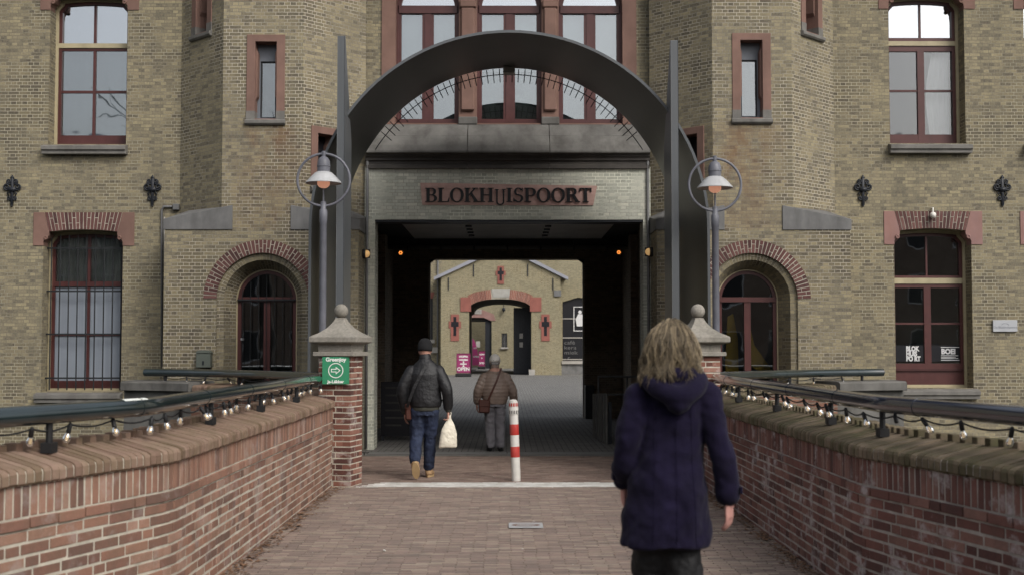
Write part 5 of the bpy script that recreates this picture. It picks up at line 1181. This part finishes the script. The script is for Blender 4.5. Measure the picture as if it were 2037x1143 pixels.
def loft(mb, rings, seg=20, axis=None):
    """rings: (centre, side vector, front vector) -> closed tube"""
    vs = []; n = len(rings)
    for c, a, b in rings:
        for k in range(seg):
            t = 2*math.pi*k/seg; vs.append(Vector(c)+Vector(a)*math.cos(t)+Vector(b)*math.sin(t))
    fs = [(i*seg+k, i*seg+(k+1) % seg, (i+1)*seg+(k+1) % seg, (i+1)*seg+k) for i in range(n-1) for k in range(seg)]
    fs += [tuple(range(seg-1, -1, -1)), tuple((n-1)*seg+k for k in range(seg))]; mb.add(vs, fs)
def limb(mb, pts, rad, seg=14, side=(1, 0, 0), sub=4, flat=1.0, puff=None):
    """smooth tapering limb through joints, round ends"""
    P_ = [Vector(p) for p in pts]; n = len(P_); Q = []; Rr = []
    for i in range(n-1):
        p0, p1, p2, p3 = P_[max(0, i-1)], P_[i], P_[i+1], P_[min(n-1, i+2)]
        for k in range(sub):
            t = k/sub; t2, t3 = t*t, t*t*t
            Q.append(.5*((2*p1)+(-p0+p2)*t+(2*p0-5*p1+4*p2-p3)*t2+(-p0+3*p1-3*p2+p3)*t3)); Rr.append(rad[i]+(rad[i+1]-rad[i])*t)
    Q.append(P_[-1]); Rr.append(rad[-1]); rings = []
    if puff:
        L = 0
        for i in range(len(Q)):
            if i: L += (Q[i]-Q[i-1]).length
            Rr[i] *= 1+puff[1]*abs(math.sin(math.pi*L/puff[0]))
    for i, q in enumerate(Q):
        t = (Q[min(i+1, len(Q)-1)]-Q[max(i-1, 0)]).normalized(); a = Vector(side); a = (a-t*a.dot(t)).normalized(); b = t.cross(a)
        if i == 0: rings += [(q-t*Rr[0]*.8, a*Rr[0]*.45, b*Rr[0]*.45*flat), (q-t*Rr[0]*.5, a*Rr[0]*.8, b*Rr[0]*.8*flat)]
        rings.append((q, a*Rr[i], b*Rr[i]*flat))
        if i == len(Q)-1: rings += [(q+t*Rr[i]*.5, a*Rr[i]*.8, b*Rr[i]*.8*flat), (q+t*Rr[i]*.8, a*Rr[i]*.45, b*Rr[i]*.45*flat)]
    loft(mb, rings, seg)
def ball(mb, c, r, n=12):
    c = Vector(c); rx, ry, rz = r
    loft(mb, [(c+Vector((0, 0, -rz*math.cos(math.pi*i/n))), (rx*math.sin(math.pi*i/n)+1e-4, 0, 0), (0, ry*math.sin(math.pi*i/n)+1e-4, 0)) for i in range(n+1)], 18)
TEX = bpy.data.textures.new('folds', 'CLOUDS'); TEX.noise_scale = .065; TEX.noise_depth = 3
TEX2 = bpy.data.textures.new('soft_folds', 'CLOUDS'); TEX2.noise_scale = .14; TEX2.noise_depth = 2
def flesh(name, mb, mat, parent, voxel, smooth=6, disp=0, tex=None):
    o = mb.build(name, mat, parent); md = o.modifiers.new('r', 'REMESH'); md.mode = 'VOXEL'; md.voxel_size = voxel
    sm = o.modifiers.new('s', 'SMOOTH'); sm.factor = .5; sm.iterations = smooth
    if disp:
        dm = o.modifiers.new('d', 'DISPLACE'); dm.texture = tex or TEX; dm.strength = disp; dm.mid_level = .5
    me = bpy.data.meshes.new_from_object(o.evaluated_get(bpy.context.evaluated_depsgraph_get())); old = o.data; o.modifiers.clear(); o.data = me; bpy.data.meshes.remove(old)
    if not me.materials: me.materials.append(MATS[mat])
    me.polygons.foreach_set('use_smooth', [True]*len(me.polygons)); me.update(); return o
def hand(mb, wrist, d, out, fwd, curl=.5, s=1.0):
    """d: direction of the hand, out: away from the body (back of the hand), fwd: thumb side"""
    w = Vector(wrist); d = Vector(d).normalized(); out = Vector(out); out = (out-d*out.dot(d)).normalized(); f = d.cross(out); f = f if f.dot(Vector(fwd)) > 0 else -f
    rings = [(w, f*.026*s, out*.019*s), (w+d*.03*s, f*.034*s, out*.016*s), (w+d*.075*s, f*.041*s, out*.0145*s), (w+d*.092*s, f*.038*s, out*.012*s)]; loft(mb, rings, 14)
    for k, (off, L) in enumerate(((.030, .072), (.010, .082), (-.010, .076), (-.029, .060))):
        p = w+d*.085*s+f*off*s; pts = [p]; ang = 0
        for q, fr in enumerate((.45, .32, .23)):
            ang += curl*(.5, .75, .6)[q]; p = p+(d*math.cos(ang)-out*math.sin(ang))*L*fr*s; pts.append(p)
        limb(mb, pts, [.0092*s, .0086*s, .008*s, .0068*s], 8, side=f, sub=2)
    p = w+d*.02*s+f*.030*s; limb(mb, [p, p+(d*.6+f*.55-out*.2)*.045*s, p+(d*.95+f*.62-out*.45)*.072*s], [.0125*s, .0105*s, .008*s], 8, side=out, sub=2)
def head(mb, c, r, tilt=0):
    M = Matrix.Translation(c) @ Matrix.Rotation(-tilt, 4, 'X'); h = MB(); rx, ry, rz = r
    ball(h, (0, 0, 0), r, 14); ball(h, (0, .25*ry, -.42*rz), (rx*.78, ry*.72, rz*.6)); limb(h, [(0, ry*.93, .1*rz), (0, ry*1.14, -.14*rz), (0, ry*1.02, -.2*rz)], [.011, .015, .013], 8)
    for s_ in (-1, 1): ball(h, (s_*rx*1.0, -.02, -.05*rz), (.010, .022, .032), 8); ball(h, (s_*rx*.4, ry*.86, .16*rz), (.024, .012, .009), 6)
    limb(h, [(-.025, ry*.92, -.5*rz), (0, ry*.97, -.5*rz), (.025, ry*.92, -.5*rz)], [.006, .009, .006], 8, side=(0, 0, 1), sub=2)
    mb.add([M @ Vector(v) for v in h.v], h.f)
    return [M @ Vector((s_*rx*.4, ry*.9, .04*rz)) for s_ in (-1, 1)]
def eyes(T, pts):
    for p in pts:
        m = MB(); ball(m, (0, 0, 0), (.011, .011, .011), 8); m.build('eye', 'film_white', T, loc=p, smooth=True)
def shoe(name, T, ankle, toe, heel, mat, sole, w=.045):
    """ankle, toe, heel are the joint points; the sole lies under heel-toe"""
    a, t, h = Vector(ankle), Vector(toe), Vector(heel); d = (t-h).normalized(); up = (a-h)-d*(a-h).dot(d); up.normalize(); sd = d.cross(up).normalized(); L = (t-h).length
    m = MB(); limb(m, [h+up*.045+d*.03, h+d*L*.45+up*.045, h+d*L*.8+up*.038], [w*.92, w*1.0, w*.9], 14, side=sd, sub=4, flat=.8); limb(m, [h+up*.05+d*.045, a+up*.02], [w*.95, w*1.02], 14, side=sd)
    o = flesh(name, m, mat, T, .009, 5)
    m = MB(); pts = []
    for k in range(20):
        q = 2*math.pi*k/20; u = L*.47+L*.53*math.cos(q); v = w*(.98 if math.cos(q) > 0 else .85)*math.sin(q)*(1-.18*(math.cos(q)+.2)**2*.5); pts.append((u, v))
    vs = [h+d*u+sd*v-up*.004 for u, v in pts]+[h+d*u+sd*v+up*.020 for u, v in pts]; n = 20
    m.add(vs, [tuple(range(n-1, -1, -1)), tuple(range(n, 2*n))]+[(i, (i+1) % n, n+(i+1) % n, n+i) for i in range(n)]); m.build('sole', sole, o)
def ribbon(mb, pts, w, th=.004, wide=(0, 0, 1)):
    P_ = [Vector(p) for p in pts]; n = len(P_); vs = []
    for i, p in enumerate(P_):
        t = (P_[min(i+1, n-1)]-P_[max(i-1, 0)]).normalized(); nrm = Vector((0, -1, 0)); a = t.cross(nrm).normalized()*w/2; b = nrm*th
        vs += [p-a, p+a, p+a+b, p-a+b]
    fs = [(4*i+k, 4*i+(k+1) % 4, 4*i+4+(k+1) % 4, 4*i+4+k) for i in range(n-1) for k in range(4)]+[(3, 2, 1, 0), tuple(4*n-4+k for k in range(4))]; mb.add(vs, fs)

# ---- man with the white bag
gx_, gy_ = G(845, 951); T1 = thing('person', 'person in black jacket, jeans and beanie carrying a white bag', 'person', (gx_, gy_, 0), R(-2))
Bd = MB(); e = head(Bd, (-.005, .035, 1.585), (.077, .097, .115), R(6)); limb(Bd, [(0, -.01, 1.40), (-.003, .015, 1.52)], [.062, .058]); eyes(T1, e)
hp, shl = .90, 1.375
LL = [(-.085, 0, hp), (-.11, .02, .50), (-.10, -.20, .19)]; RL = [(.085, 0, hp), (.06, .09, .50), (.03, .19, .10)]
LA = [(-.165, -.01, 1.33), (-.275, -.05, 1.10), (-.255, .03, .83)]; RA_ = [(.165, -.01, 1.33), (.275, -.07, 1.10), (.29, -.01, .855)]
for q, rr_ in ((LL, (.085, .055, .042)), (RL, (.085, .055, .042)), (LA, (.05, .04, .028)), (RA_, (.05, .04, .028))): limb(Bd, q, rr_)
limb(Bd, [(0, 0, .88), (0, 0, 1.1), (0, -.01, 1.36)], [.12, .13, .13], flat=.72)
hand(Bd, (-.252, .035, .815), (.05, .15, -1), (-1, 0, 0), (0, 1, 0), .5); hand(Bd, (.29, -.008, .835), (0, .05, -1), (1, 0, 0), (0, 1, 0), 1.25)
flesh('body', Bd, 'skin', T1, .0085, 3)
J = MB(); loft(J, [((0, -.005, z), (rx, 0, 0), (0, ry, 0)) for z, rx, ry in ((.875, .168, .125), (.89, .195, .145), (.95, .21, .155), (1.06, .20, .15), (1.18, .20, .145), (1.29, .20, .135), (1.355, .178, .115), (1.39, .15, .105), (1.42, .135, .10), (1.455, .092, .085), (1.475, .08, .08))], 28)
for q in (LA, RA_): limb(J, [q[0], q[1], (q[2][0], q[2][1], q[2][2]+.02)], [.078, .071, .056], sub=6, puff=(.09, .05))
flesh('jacket', J, 'leather_jacket', T1, .010, 5, .019, TEX2)
m = MB(); limb(m, [(0, -.004, 1.445), (0, .006, 1.50)], [.077, .074], 18, sub=3); flesh('collar', m, 'leather_jacket', T1, .009, 3)
m = MB(); loft(m, [((0, -.005, z), (rx, 0, 0), (0, rx*.76, 0)) for z, rx in ((.835, .165), (.85, .172), (.875, .175), (.892, .172))], 28); m.build('waistband', 'rib_olive', T1, smooth=True)
for q in (LA, RA_): c = Vector(q[2]); m = MB(); limb(m, [c+Vector((0, 0, .02)), c-Vector((0, 0, .01))], [.045, .042], 14); m.build('cuff', 'rib_olive', T1, smooth=True)
J = MB(); loft(J, [((0, -.005, z), (rx, 0, 0), (0, ry, 0)) for z, rx, ry in ((.78, .155, .12), (.84, .165, .125), (.90, .16, .12))], 24)
limb(J, [(-.085, -.005, .84), (-.11, .015, .50), (-.103, -.18, .235)], [.102, .08, .068], sub=6); limb(J, [(.08, -.005, .84), (.057, .085, .50), (.03, .18, .13)], [.102, .08, .068], sub=6)
flesh('jeans', J, 'denim', T1, .010, 4, .03)
shoe('boot', T1, (-.10, -.205, .215), (-.085, -.16, .012), (-.095, -.26, .215), 'boot_tan', 'boot_sole', .052)
shoe('boot', T1, (.03, .19, .11), (.055, .38, .005), (.03, .14, .006), 'boot_tan', 'boot_sole', .05)
m = MB(); M = Matrix.Translation((-.005, .03, 1.60)) @ Matrix.Rotation(R(-8), 4, 'X'); h = MB(); loft(h, [((0, 0, z), (r_, 0, 0), (0, r_*1.22, 0)) for z, r_ in ((-.035, .086), (-.01, .092), (.02, .093), (.028, .090), (.06, .088), (.098, .072), (.122, .045), (.132, .012))], 22)
m.add([M @ Vector(v) for v in h.v], h.f); m.build('beanie', 'knit_black', T1, smooth=True)
m = MB(); ball(m, (-.005, .022, 1.60), (.0785, .092, .05), 10); m.build('hair', 'hair_grey', T1, smooth=True)
# carried things
WB = thing('shopping_bag', 'white plastic bag hanging from the hand of the person in jeans', 'bag', (gx_+.295, gy_-.02, .38), R(12))
m = MB(); rings = []
for z, wx, wy, cx in ((0, .105, .03, -.01), (.012, .115, .05, -.01), (.10, .112, .058, -.005), (.2, .10, .05, 0), (.27, .075, .035, .006), (.32, .045, .02, .01), (.36, .022, .014, .01), (.40, .018, .014, .01)): rings.append(((cx, 0, z), (wx, 0, 0), (0, wy, 0)))
loft(m, rings, 24); flesh('sack', m, 'bag_white', WB, .008, 3, .02); Tube([(.0, 0, .36), (-.02, 0, .44), (.01, .01, .475), (.03, 0, .43), (.02, 0, .36)], .006, 8).build('handle', 'bag_white', WB, smooth=True)
SB = thing('shoulder_bag', 'brown bag at the hip of the person in the black jacket', 'bag', (gx_-.2, gy_+.02, .72), R(-2))
m = MB(); m.box(-.04, .04, -.08, .08, 0, .2, ch=.02); m.build('pouch', 'bag_brown', SB); Box(-.045, .04, -.086, .086, .13, .205, ch=.015).build('flap', 'bag_brown', SB)
m = MB(); ribbon(m, [(.25, -.085, .735), (.235, -.128, .69), (.16, -.168, .56), (.08, -.178, .40), (.02, -.165, .24), (-.01, -.11, .16)], .035); m.build('strap', 'leather_jacket', SB)

# ---- man with the cap, farther
gx2, gy2 = G(985, 896); T2 = thing('person', 'person in brown quilted jacket, grey trousers and pale cap', 'person', (gx2, gy2, 0), R(4))
Bd = MB(); e = head(Bd, (.0, .115, 1.385), (.075, .092, .11), R(22)); limb(Bd, [(0, .03, 1.22), (0, .085, 1.33)], [.06, .056]); eyes(T2, e)
LL = [(-.08, .0, .80), (-.085, .04, .45), (-.075, .0, .09)]; RL = [(.08, .0, .80), (.075, .0, .45), (.075, -.04, .09)]
LA = [(-.16, .02, 1.155), (-.265, -.03, .95), (-.285, .06, .745)]; RA_ = [(.16, .02, 1.155), (.265, -.03, .95), (.30, .05, .745)]
for q, rr_ in ((LL, (.08, .052, .04)), (RL, (.08, .052, .04)), (LA, (.048, .038, .027)), (RA_, (.048, .038, .027))): limb(Bd, q, rr_)
limb(Bd, [(0, 0, .80), (0, 0, 1.0), (0, .02, 1.2)], [.12, .13, .12], flat=.75)
hand(Bd, (-.285, .065, .73), (.05, .2, -1), (-1, 0, 0), (0, 1, 0), .6); hand(Bd, (.30, .055, .73), (0, .2, -1), (1, 0, 0), (0, 1, 0), .6)
flesh('body', Bd, 'skin', T2, .0095, 3)
J = MB(); rings = []
for i in range(61):
    z = .73+.56*i/60; t = i/60; rx = .17+.045*math.sin(math.pi*min(1, t*1.15))-(.105*max(0, (t-.82)/.18)**1.4); ry = rx*.74; pf = 1+.035*abs(math.sin(math.pi*(z-.73)/.056)); rings.append(((0, .0+.05*t*t, z), (rx*pf, 0, 0), (0, ry*pf, 0)))
loft(J, rings, 30)
for q in (LA, RA_): limb(J, [q[0], q[1], (q[2][0], q[2][1], q[2][2]+.02)], [.078, .068, .053], sub=14, puff=(.056, .12))
flesh('jacket', J, 'quilt_brown', T2, .0085, 2, .008)
m = MB(); limb(m, [(0, .06, 1.27), (0, .085, 1.315)], [.073, .07], 18, sub=3); flesh('collar', m, 'quilt_brown', T2, .009, 3)
J = MB(); loft(J, [((0, 0, z), (rx, 0, 0), (0, ry, 0)) for z, rx, ry in ((.69, .15, .12), (.75, .16, .125), (.80, .155, .12))], 24); limb(J, [(-.08, 0, .75), (-.085, .035, .43), (-.075, 0, .09)], [.098, .078, .068], sub=6); limb(J, [(.08, 0, .75), (.075, 0, .43), (.075, -.035, .09)], [.098, .078, .068], sub=6)
flesh('trousers', J, 'trouser_grey', T2, .010, 4, .03)
shoe('shoe', T2, (-.078, .0, .09), (-.095, .19, .005), (-.078, -.05, .006), 'shoe_black', 'shoe_black', .046); shoe('shoe', T2, (.075, -.04, .09), (.1, .15, .005), (.075, -.09, .006), 'shoe_black', 'shoe_black', .046)
m = MB(); M = Matrix.Translation((0, .10, 1.375)) @ Matrix.Rotation(R(-12), 4, 'X'); h = MB(); loft(h, [((0, 0, z), (r_, 0, 0), (0, r_*1.2, 0)) for z, r_ in ((.0, .086), (.03, .089), (.08, .083), (.115, .062), (.135, .032), (.14, .006))], 22); m.add([M @ Vector(v) for v in h.v], h.f); cp = m.build('cap', 'cap_grey', T2, smooth=True)
m = MB(); pk = [(.075*math.cos(a), .09+.085*math.sin(a)) for a in [math.pi*i/12 for i in range(13)]]; m.vprism(pk, 0, .006); m.v = [tuple(M @ Vector((v[0], v[1], v[2]+.01-.25*max(0, v[1]-.09)))) for v in m.v]; m.build('peak', 'cap_grey', cp)
m = MB(); m.box(-.03, .03, -.1, -.094, .012, .03); m.v = [tuple(M @ Vector(v)) for v in m.v]; m.build('strap', 'rib_olive', cp)
m = MB(); ball(m, (0, .095, 1.365), (.077, .086, .05), 10); m.build('hair', 'hair_grey', T2, smooth=True)
S2 = thing('shoulder_bag', 'red brown shoulder bag worn over the brown quilted jacket', 'bag', (gx2-.17, gy2-.12, .60), R(4))
m = MB(); m.box(-.085, .085, -.045, .045, 0, .2, ch=.02); m.build('pouch', 'bag_brown', S2); Box(-.088, .088, -.052, .04, .09, .205, ch=.015).build('flap', 'bag_brown', S2)
m = MB(); ribbon(m, [(.265, -.005, .70), (.25, -.04, .66), (.20, -.065, .52), (.13, -.07, .36), (.06, -.055, .2)], .03); m.build('strap', 'bag_brown', S2)

# ---- woman in the navy coat, near
yw = 5.8; xw = P(1338, 900, yw)[0]; T3 = thing('person', 'person with wavy blond hair in a navy hooded coat walking to the gate', 'person', (xw, yw, 0), R(2))
def wl(px, py, dy=0): x, z = P(px, py, yw+dy); return Vector((x-xw, dy, z))
Bd = MB(); e = head(Bd, (0.0, .03, 1.625), (.078, .098, .115), R(2)); limb(Bd, [(0, -.0, 1.44), (0, .01, 1.56)], [.055, .05]); eyes(T3, e)
LL = [(-.095, 0, .92), (-.09, .08, .50), (-.08, .06, .09)]; RL = [(.05, 0, .92), (.04, -.03, .50), (.05, -.22, .14)]
LA = [(-.145, -.01, 1.405), (-.215, -.03, 1.16), (-.21, .10, 1.0)]; RA_ = [(.145, -.01, 1.405), (.205, -.07, 1.17), (.245, -.05, .945)]
for q, rr_ in ((LL, (.085, .055, .04)), (RL, (.085, .055, .04)), (LA, (.045, .038, .026)), (RA_, (.045, .038, .026))): limb(Bd, q, rr_)
limb(Bd, [(0, 0, .92), (0, 0, 1.15), (0, -.005, 1.40)], [.13, .12, .125], flat=.72)
hand(Bd, (-.213, .105, .975), (.05, .35, -1), (-1, 0, 0), (0, 1, 0), .5, .95); hand(Bd, (.247, -.048, .93), (.06, .1, -1), (.8, -.6, 0), (-.3, 1, 0), .45, .95)
flesh('body', Bd, 'pale_hand', T3, .005, 2)
J = MB(); rings = []
for z, cx, rx, ry in ((.715, -.035, .205, .165), (.73, -.035, .208, .168), (.80, -.033, .205, .165), (.90, -.03, .192, .155), (1.0, -.025, .178, .145), (1.10, -.02, .160, .13), (1.20, -.012, .152, .122), (1.30, -.002, .158, .12), (1.38, 0, .158, .115), (1.43, 0, .135, .10), (1.475, 0, .11, .088), (1.50, 0, .08, .075)):
    rings.append(((cx, -.0, z), (rx, 0, 0), (0, ry, 0)))
loft(J, rings, 36)
limb(J, [LA[0], LA[1], (LA[2][0], LA[2][1], LA[2][2]+.01)], [.07, .06, .055], sub=6); limb(J, [RA_[0], RA_[1], (RA_[2][0], RA_[2][1], RA_[2][2]+.01)], [.07, .058, .054], sub=6)
coat = flesh('coat', J, 'coat_navy', T3, .009, 5, .05, TEX2)
for q, s_ in ((LA, -1), (RA_, 1)):
    c = Vector(q[2]); d = (Vector(q[2])-Vector(q[1])).normalized(); Box(-.006, .006, -.035, .03, -.016, .016, ch=.003).build('cuff_tab', 'coat_navy', coat, loc=c-d*.03+Vector((s_*.056, -.012, 0)))
m = MB()
sp = []
bvh = None
from mathutils.bvhtree import BVHTree
bvh = BVHTree.FromPolygons([v.co.copy() for v in coat.data.vertices], [tuple(p.vertices) for p in coat.data.polygons])
def on_back(x, z):
    h_ = bvh.ray_cast(Vector((x, -1, z)), Vector((0, 1, 0)))[0]; return h_+Vector((0, -.0015, 0)) if h_ is not None else None
for xs in (lambda z: -.004-.02*max(0, 1.1-z), lambda z: -.105+.02*(z-.9)-.03*max(0, .95-z), lambda z: .075-.02*(z-.9)+.02*max(0, .95-z)):
    q_ = [on_back(xs(z_), z_) for z_ in [1.36-.0205*i for i in range(32)]]; q_ = [v for v in q_ if v is not None]
    if len(q_) > 3: m.tube(q_, .0022, 4)
m.build('seam', 'coat_navy', coat)
# hood: soft folded cloth lying on the back
hd = MB(); limb(hd, [(-.105, .05, 1.505), (-.115, -.05, 1.475), (-.085, -.125, 1.435), (0, -.155, 1.40), (.085, -.125, 1.435), (.115, -.05, 1.475), (.105, .05, 1.505)], [.032, .042, .048, .052, .048, .042, .032], sub=5, side=(0, 0, 1))
limb(hd, [(-.07, -.10, 1.50), (0, -.125, 1.495), (.07, -.10, 1.50)], [.035, .04, .035], sub=5, side=(0, 0, 1)); limb(hd, [(-.05, -.12, 1.42), (.0, -.15, 1.365), (.055, -.12, 1.42)], [.035, .05, .035], sub=4, side=(0, 0, 1)); ball(hd, (0, -.09, 1.45), (.1, .055, .06))
flesh('hood', hd, 'coat_navy', coat, .008, 6, .015, TEX2)
J = MB(); limb(J, [(-.10, 0, .84), (-.09, .08, .50), (-.08, .06, .12)], [.09, .085, .075], sub=6); limb(J, [(.045, 0, .84), (.04, -.03, .50), (.05, -.20, .17)], [.09, .088, .075], sub=6); flesh('trousers', J, 'trouser_black', T3, .011, 4, .04)
shoe('shoe', T3, (-.08, .06, .09), (-.1, .26, .005), (-.08, .01, .006), 'shoe_black', 'shoe_black', .044); shoe('shoe', T3, (.05, -.22, .15), (.06, -.10, .012), (.05, -.27, .17), 'shoe_black', 'shoe_black', .044)
hc = MB(); ball(hc, (0, .015, 1.643), (.081, .102, .110), 14); ball(hc, (-.005, -.035, 1.57), (.092, .07, .075), 12); ball(hc, (-.06, -.03, 1.55), (.045, .05, .05), 10); hr_ = flesh('hair', hc, 'hair_base', T3, .01, 4)
rh = random.Random(9); hm = MB()
HC = Vector((0, .012, 1.64)); HE = (.084, .106, .113)
clumps = [(rh.uniform(0, 6.28), rh.uniform(.009, .019), rh.uniform(9, 15), rh.uniform(-.012, .012)) for _ in range(70)]
for k in range(3200):
    th = rh.uniform(0, 2*math.pi); ph = math.acos(1-rh.random()*1.3)
    if math.sin(th) > .45 and ph > .8: continue
    nrm = Vector((math.sin(ph)*math.cos(th), math.sin(ph)*math.sin(th), math.cos(ph))); p = HC+Vector((nrm.x*HE[0], nrm.y*HE[1], nrm.z*HE[2]))
    side_ = math.cos(th); n = 12; pts = []; ci = int((th/6.2832)*35)*2+(1 if ph > .9 else 0); wv, amp, fq, dr = clumps[ci % 70]; tang = Vector((nrm.x, nrm.y-.25, -.2)).normalized()
    zend = 1.53+rh.gauss(0, .016)-(.025 if side_ < -.2 else 0); L = max(.05, (p.z-zend)*1.12); st = L/n
    for i in range(n):
        t = i/(n-1); g = min(1, t*1.6+.3*ph); d = (tang*(1-g)+Vector((.05*side_-(.3 if side_ < -.3 else .03)*t*t, -.10+dr*3, -1))*g).normalized(); p = p+d*st*1.15
        v = p-HC; q = math.sqrt((v.x/HE[0])**2+(v.y/HE[1])**2+(v.z/HE[2])**2)
        if q < 1.02: p = HC+v*(1.02/q)
        u = amp*min(1, t*1.3); j_ = rh.uniform(-.0015, .0015)
        pts.append((p.x+u*math.sin(wv+t*fq)+j_, p.y+.6*u*math.cos(wv*1.7+t*fq)-.012*t, p.z+.35*u*math.sin(wv*2+t*11)))
    r0 = rh.uniform(.0008, .0017); hm.tube(pts, [r0*(1-.5*i/(n-1)) for i in range(n)], 3)
hm.build('locks', 'hair_blond', hr_, smooth=True)

# ================================================================== litter, leaves along the parapets
lm_ = MB(); rl = random.Random(17)
def leaf(mb, x, y, s_, z=.006):
    a = rl.random()*6.28; c, q = math.cos(a), math.sin(a); u = [(-1, 0, 0), (-.3, .42, .25), (.5, .35, .1), (1, 0, .3), (.5, -.35, .2), (-.3, -.4, 0)]
    mb.add([(x+s_*(p*c-r_*q), y+s_*(p*q+r_*c), z+s_*h*rl.uniform(.4, 1.4)) for p, r_, h in u], [(0, 1, 2, 3), (0, 3, 4, 5)])
for path in (PL, PR):
    for k in range(900):
        d = rl.uniform(.1, path.L[-1]-2); o_ = -abs(rl.gauss(0, .075))-.012; p, t, n = path.at(d, o_); leaf(lm_, p.x, p.y, rl.uniform(.008, .034))
for k in range(26): leaf(lm_, rl.uniform(-1.9, 2.1), rl.uniform(9, 18), rl.uniform(.008, .02))
o = lm_.build('dry_leaves', 'leaf_brown'); tag(o, 'dry brown leaves gathered along the foot of the parapets', 'leaves', kind='stuff')
wl_ = MB()
for (px, py) in ((686, 1003), (700, 1001), (662, 964), (1062, 1037), (1130, 1012), (765, 1096), (1040, 1092), (1300, 1120), (1455, 1030), (840, 985)): x, y = G(px, py); leaf(wl_, x, y, rl.uniform(.012, .028))
for k in range(60): leaf(wl_, rl.uniform(-1.9, 2.1), rl.uniform(9, 18.5), rl.uniform(.004, .009))
o = wl_.build('paper_scraps', 'litter_white'); tag(o, 'tiny white paper scraps strewn over the paving', 'litter', kind='stuff')

# ================================================================== what stands behind the photographer (trees seen in the window glass, townhouses added for dark reflections)
brickmat('house_brick', [(0, (.10, .075, .06)), (.5, (.16, .115, .09)), (1, (.22, .16, .12))], (.2, .18, .15))
for k, (x0, x1, h) in enumerate(((-34, -22, 9.5), (-22, -9, 8.5), (-9, 3, 9.8), (3, 15, 8.8), (15, 30, 9.4))):
    T = thing('townhouse', ('dark brick townhouse with white window frames behind the photographer, facing the gate, house number %d of the row' % (k+1)), 'building', group='townhouses across the street'); y = -24
    T['label'] = ['dark brick townhouse across the street, first of the row of five', 'dark brick townhouse across the street, second of the row of five', 'tallest dark brick townhouse across the street, opposite the gate', 'dark brick townhouse across the street, fourth of the row of five', 'broadest dark brick townhouse across the street, last of the row'][k]
    hs_ = []; nx = int((x1-x0)/2.4)
    for i in range(nx):
        for j in range(3):
            cx = x0+(i+.5)*(x1-x0)/nx; z0 = .9+j*2.9
            if z0+1.6 < h: hs_.append([(cx-.5, z0), (cx+.5, z0), (cx+.5, z0+1.6), (cx-.5, z0+1.6)])
    m = MB(); m.panel((0, y), (1, 0), [(x0, -.1), (x1, -.1), (x1, h), (x0, h)], hs_, -.2); m.build('wall', 'house_brick', T)
    for q in hs_:
        m = MB(); m.ring(q, offset(q, .07), y-.2, y-.1); f = m.build('window', 'film_white', T); Prism(offset(q, .06), y-.16, y-.15).build('pane', 'film_black', f)
    m = MB(); m.add([(x0, y+.3, h), (x1, y+.3, h), (x1, y-5, h+4), (x0, y-5, h+4)], [(0, 1, 2, 3)]); m.build('roof', 'slate_roof', T)
def bare_tree(x, y, h, label, seed):
    T = thing('bare_tree', label, 'tree', (x, y, 0), group='bare trees on the near bank'); rt = random.Random(seed); trunk = MB(); tw = MB()
    def grow(p, d, L, r, lev):
        pts = [p]; n = 5; q = p.copy(); dd = d.copy()
        for i in range(n):
            dd = (dd+Vector((rt.gauss(0, .13), rt.gauss(0, .13), rt.gauss(.04, .08)))).normalized(); q = q+dd*L/n; pts.append(q.copy())
        (trunk if lev == 0 else tw).tube(pts, [r*(1-.45*i/n) for i in range(n+1)], 7 if lev < 2 else 4, caps=False)
        if lev >= 5: return
        for c in range(3 if lev < 4 else 2):
            i = n if c == 0 else rt.randint(2, n); a = rt.uniform(.35, .85); ax = Vector((rt.gauss(0, 1), rt.gauss(0, 1), rt.gauss(0, .3))).normalized(); nd_ = (Matrix.Rotation(a, 3, ax) @ dd).normalized()
            grow(pts[i], nd_, L*rt.uniform(.62, .8), r*(.68 if c == 0 else .52), lev+1)
    grow(Vector((0, 0, -.2)), Vector((0, 0, 1)), h*.34, .32, 0); trunk.build('trunk', 'bark', T, smooth=True); tw.build('crown', 'bark', T, smooth=True)
bare_tree(-9.0, -7.5, 15, 'bare tree reflected in the slit window of the tower by the meter box', 1); bare_tree(9.5, -7.5, 14, 'bare tree reflected in the slit window above the red door', 2); bare_tree(-17, -8, 15, 'bare tree reflected in the tall window above the barred window', 3)
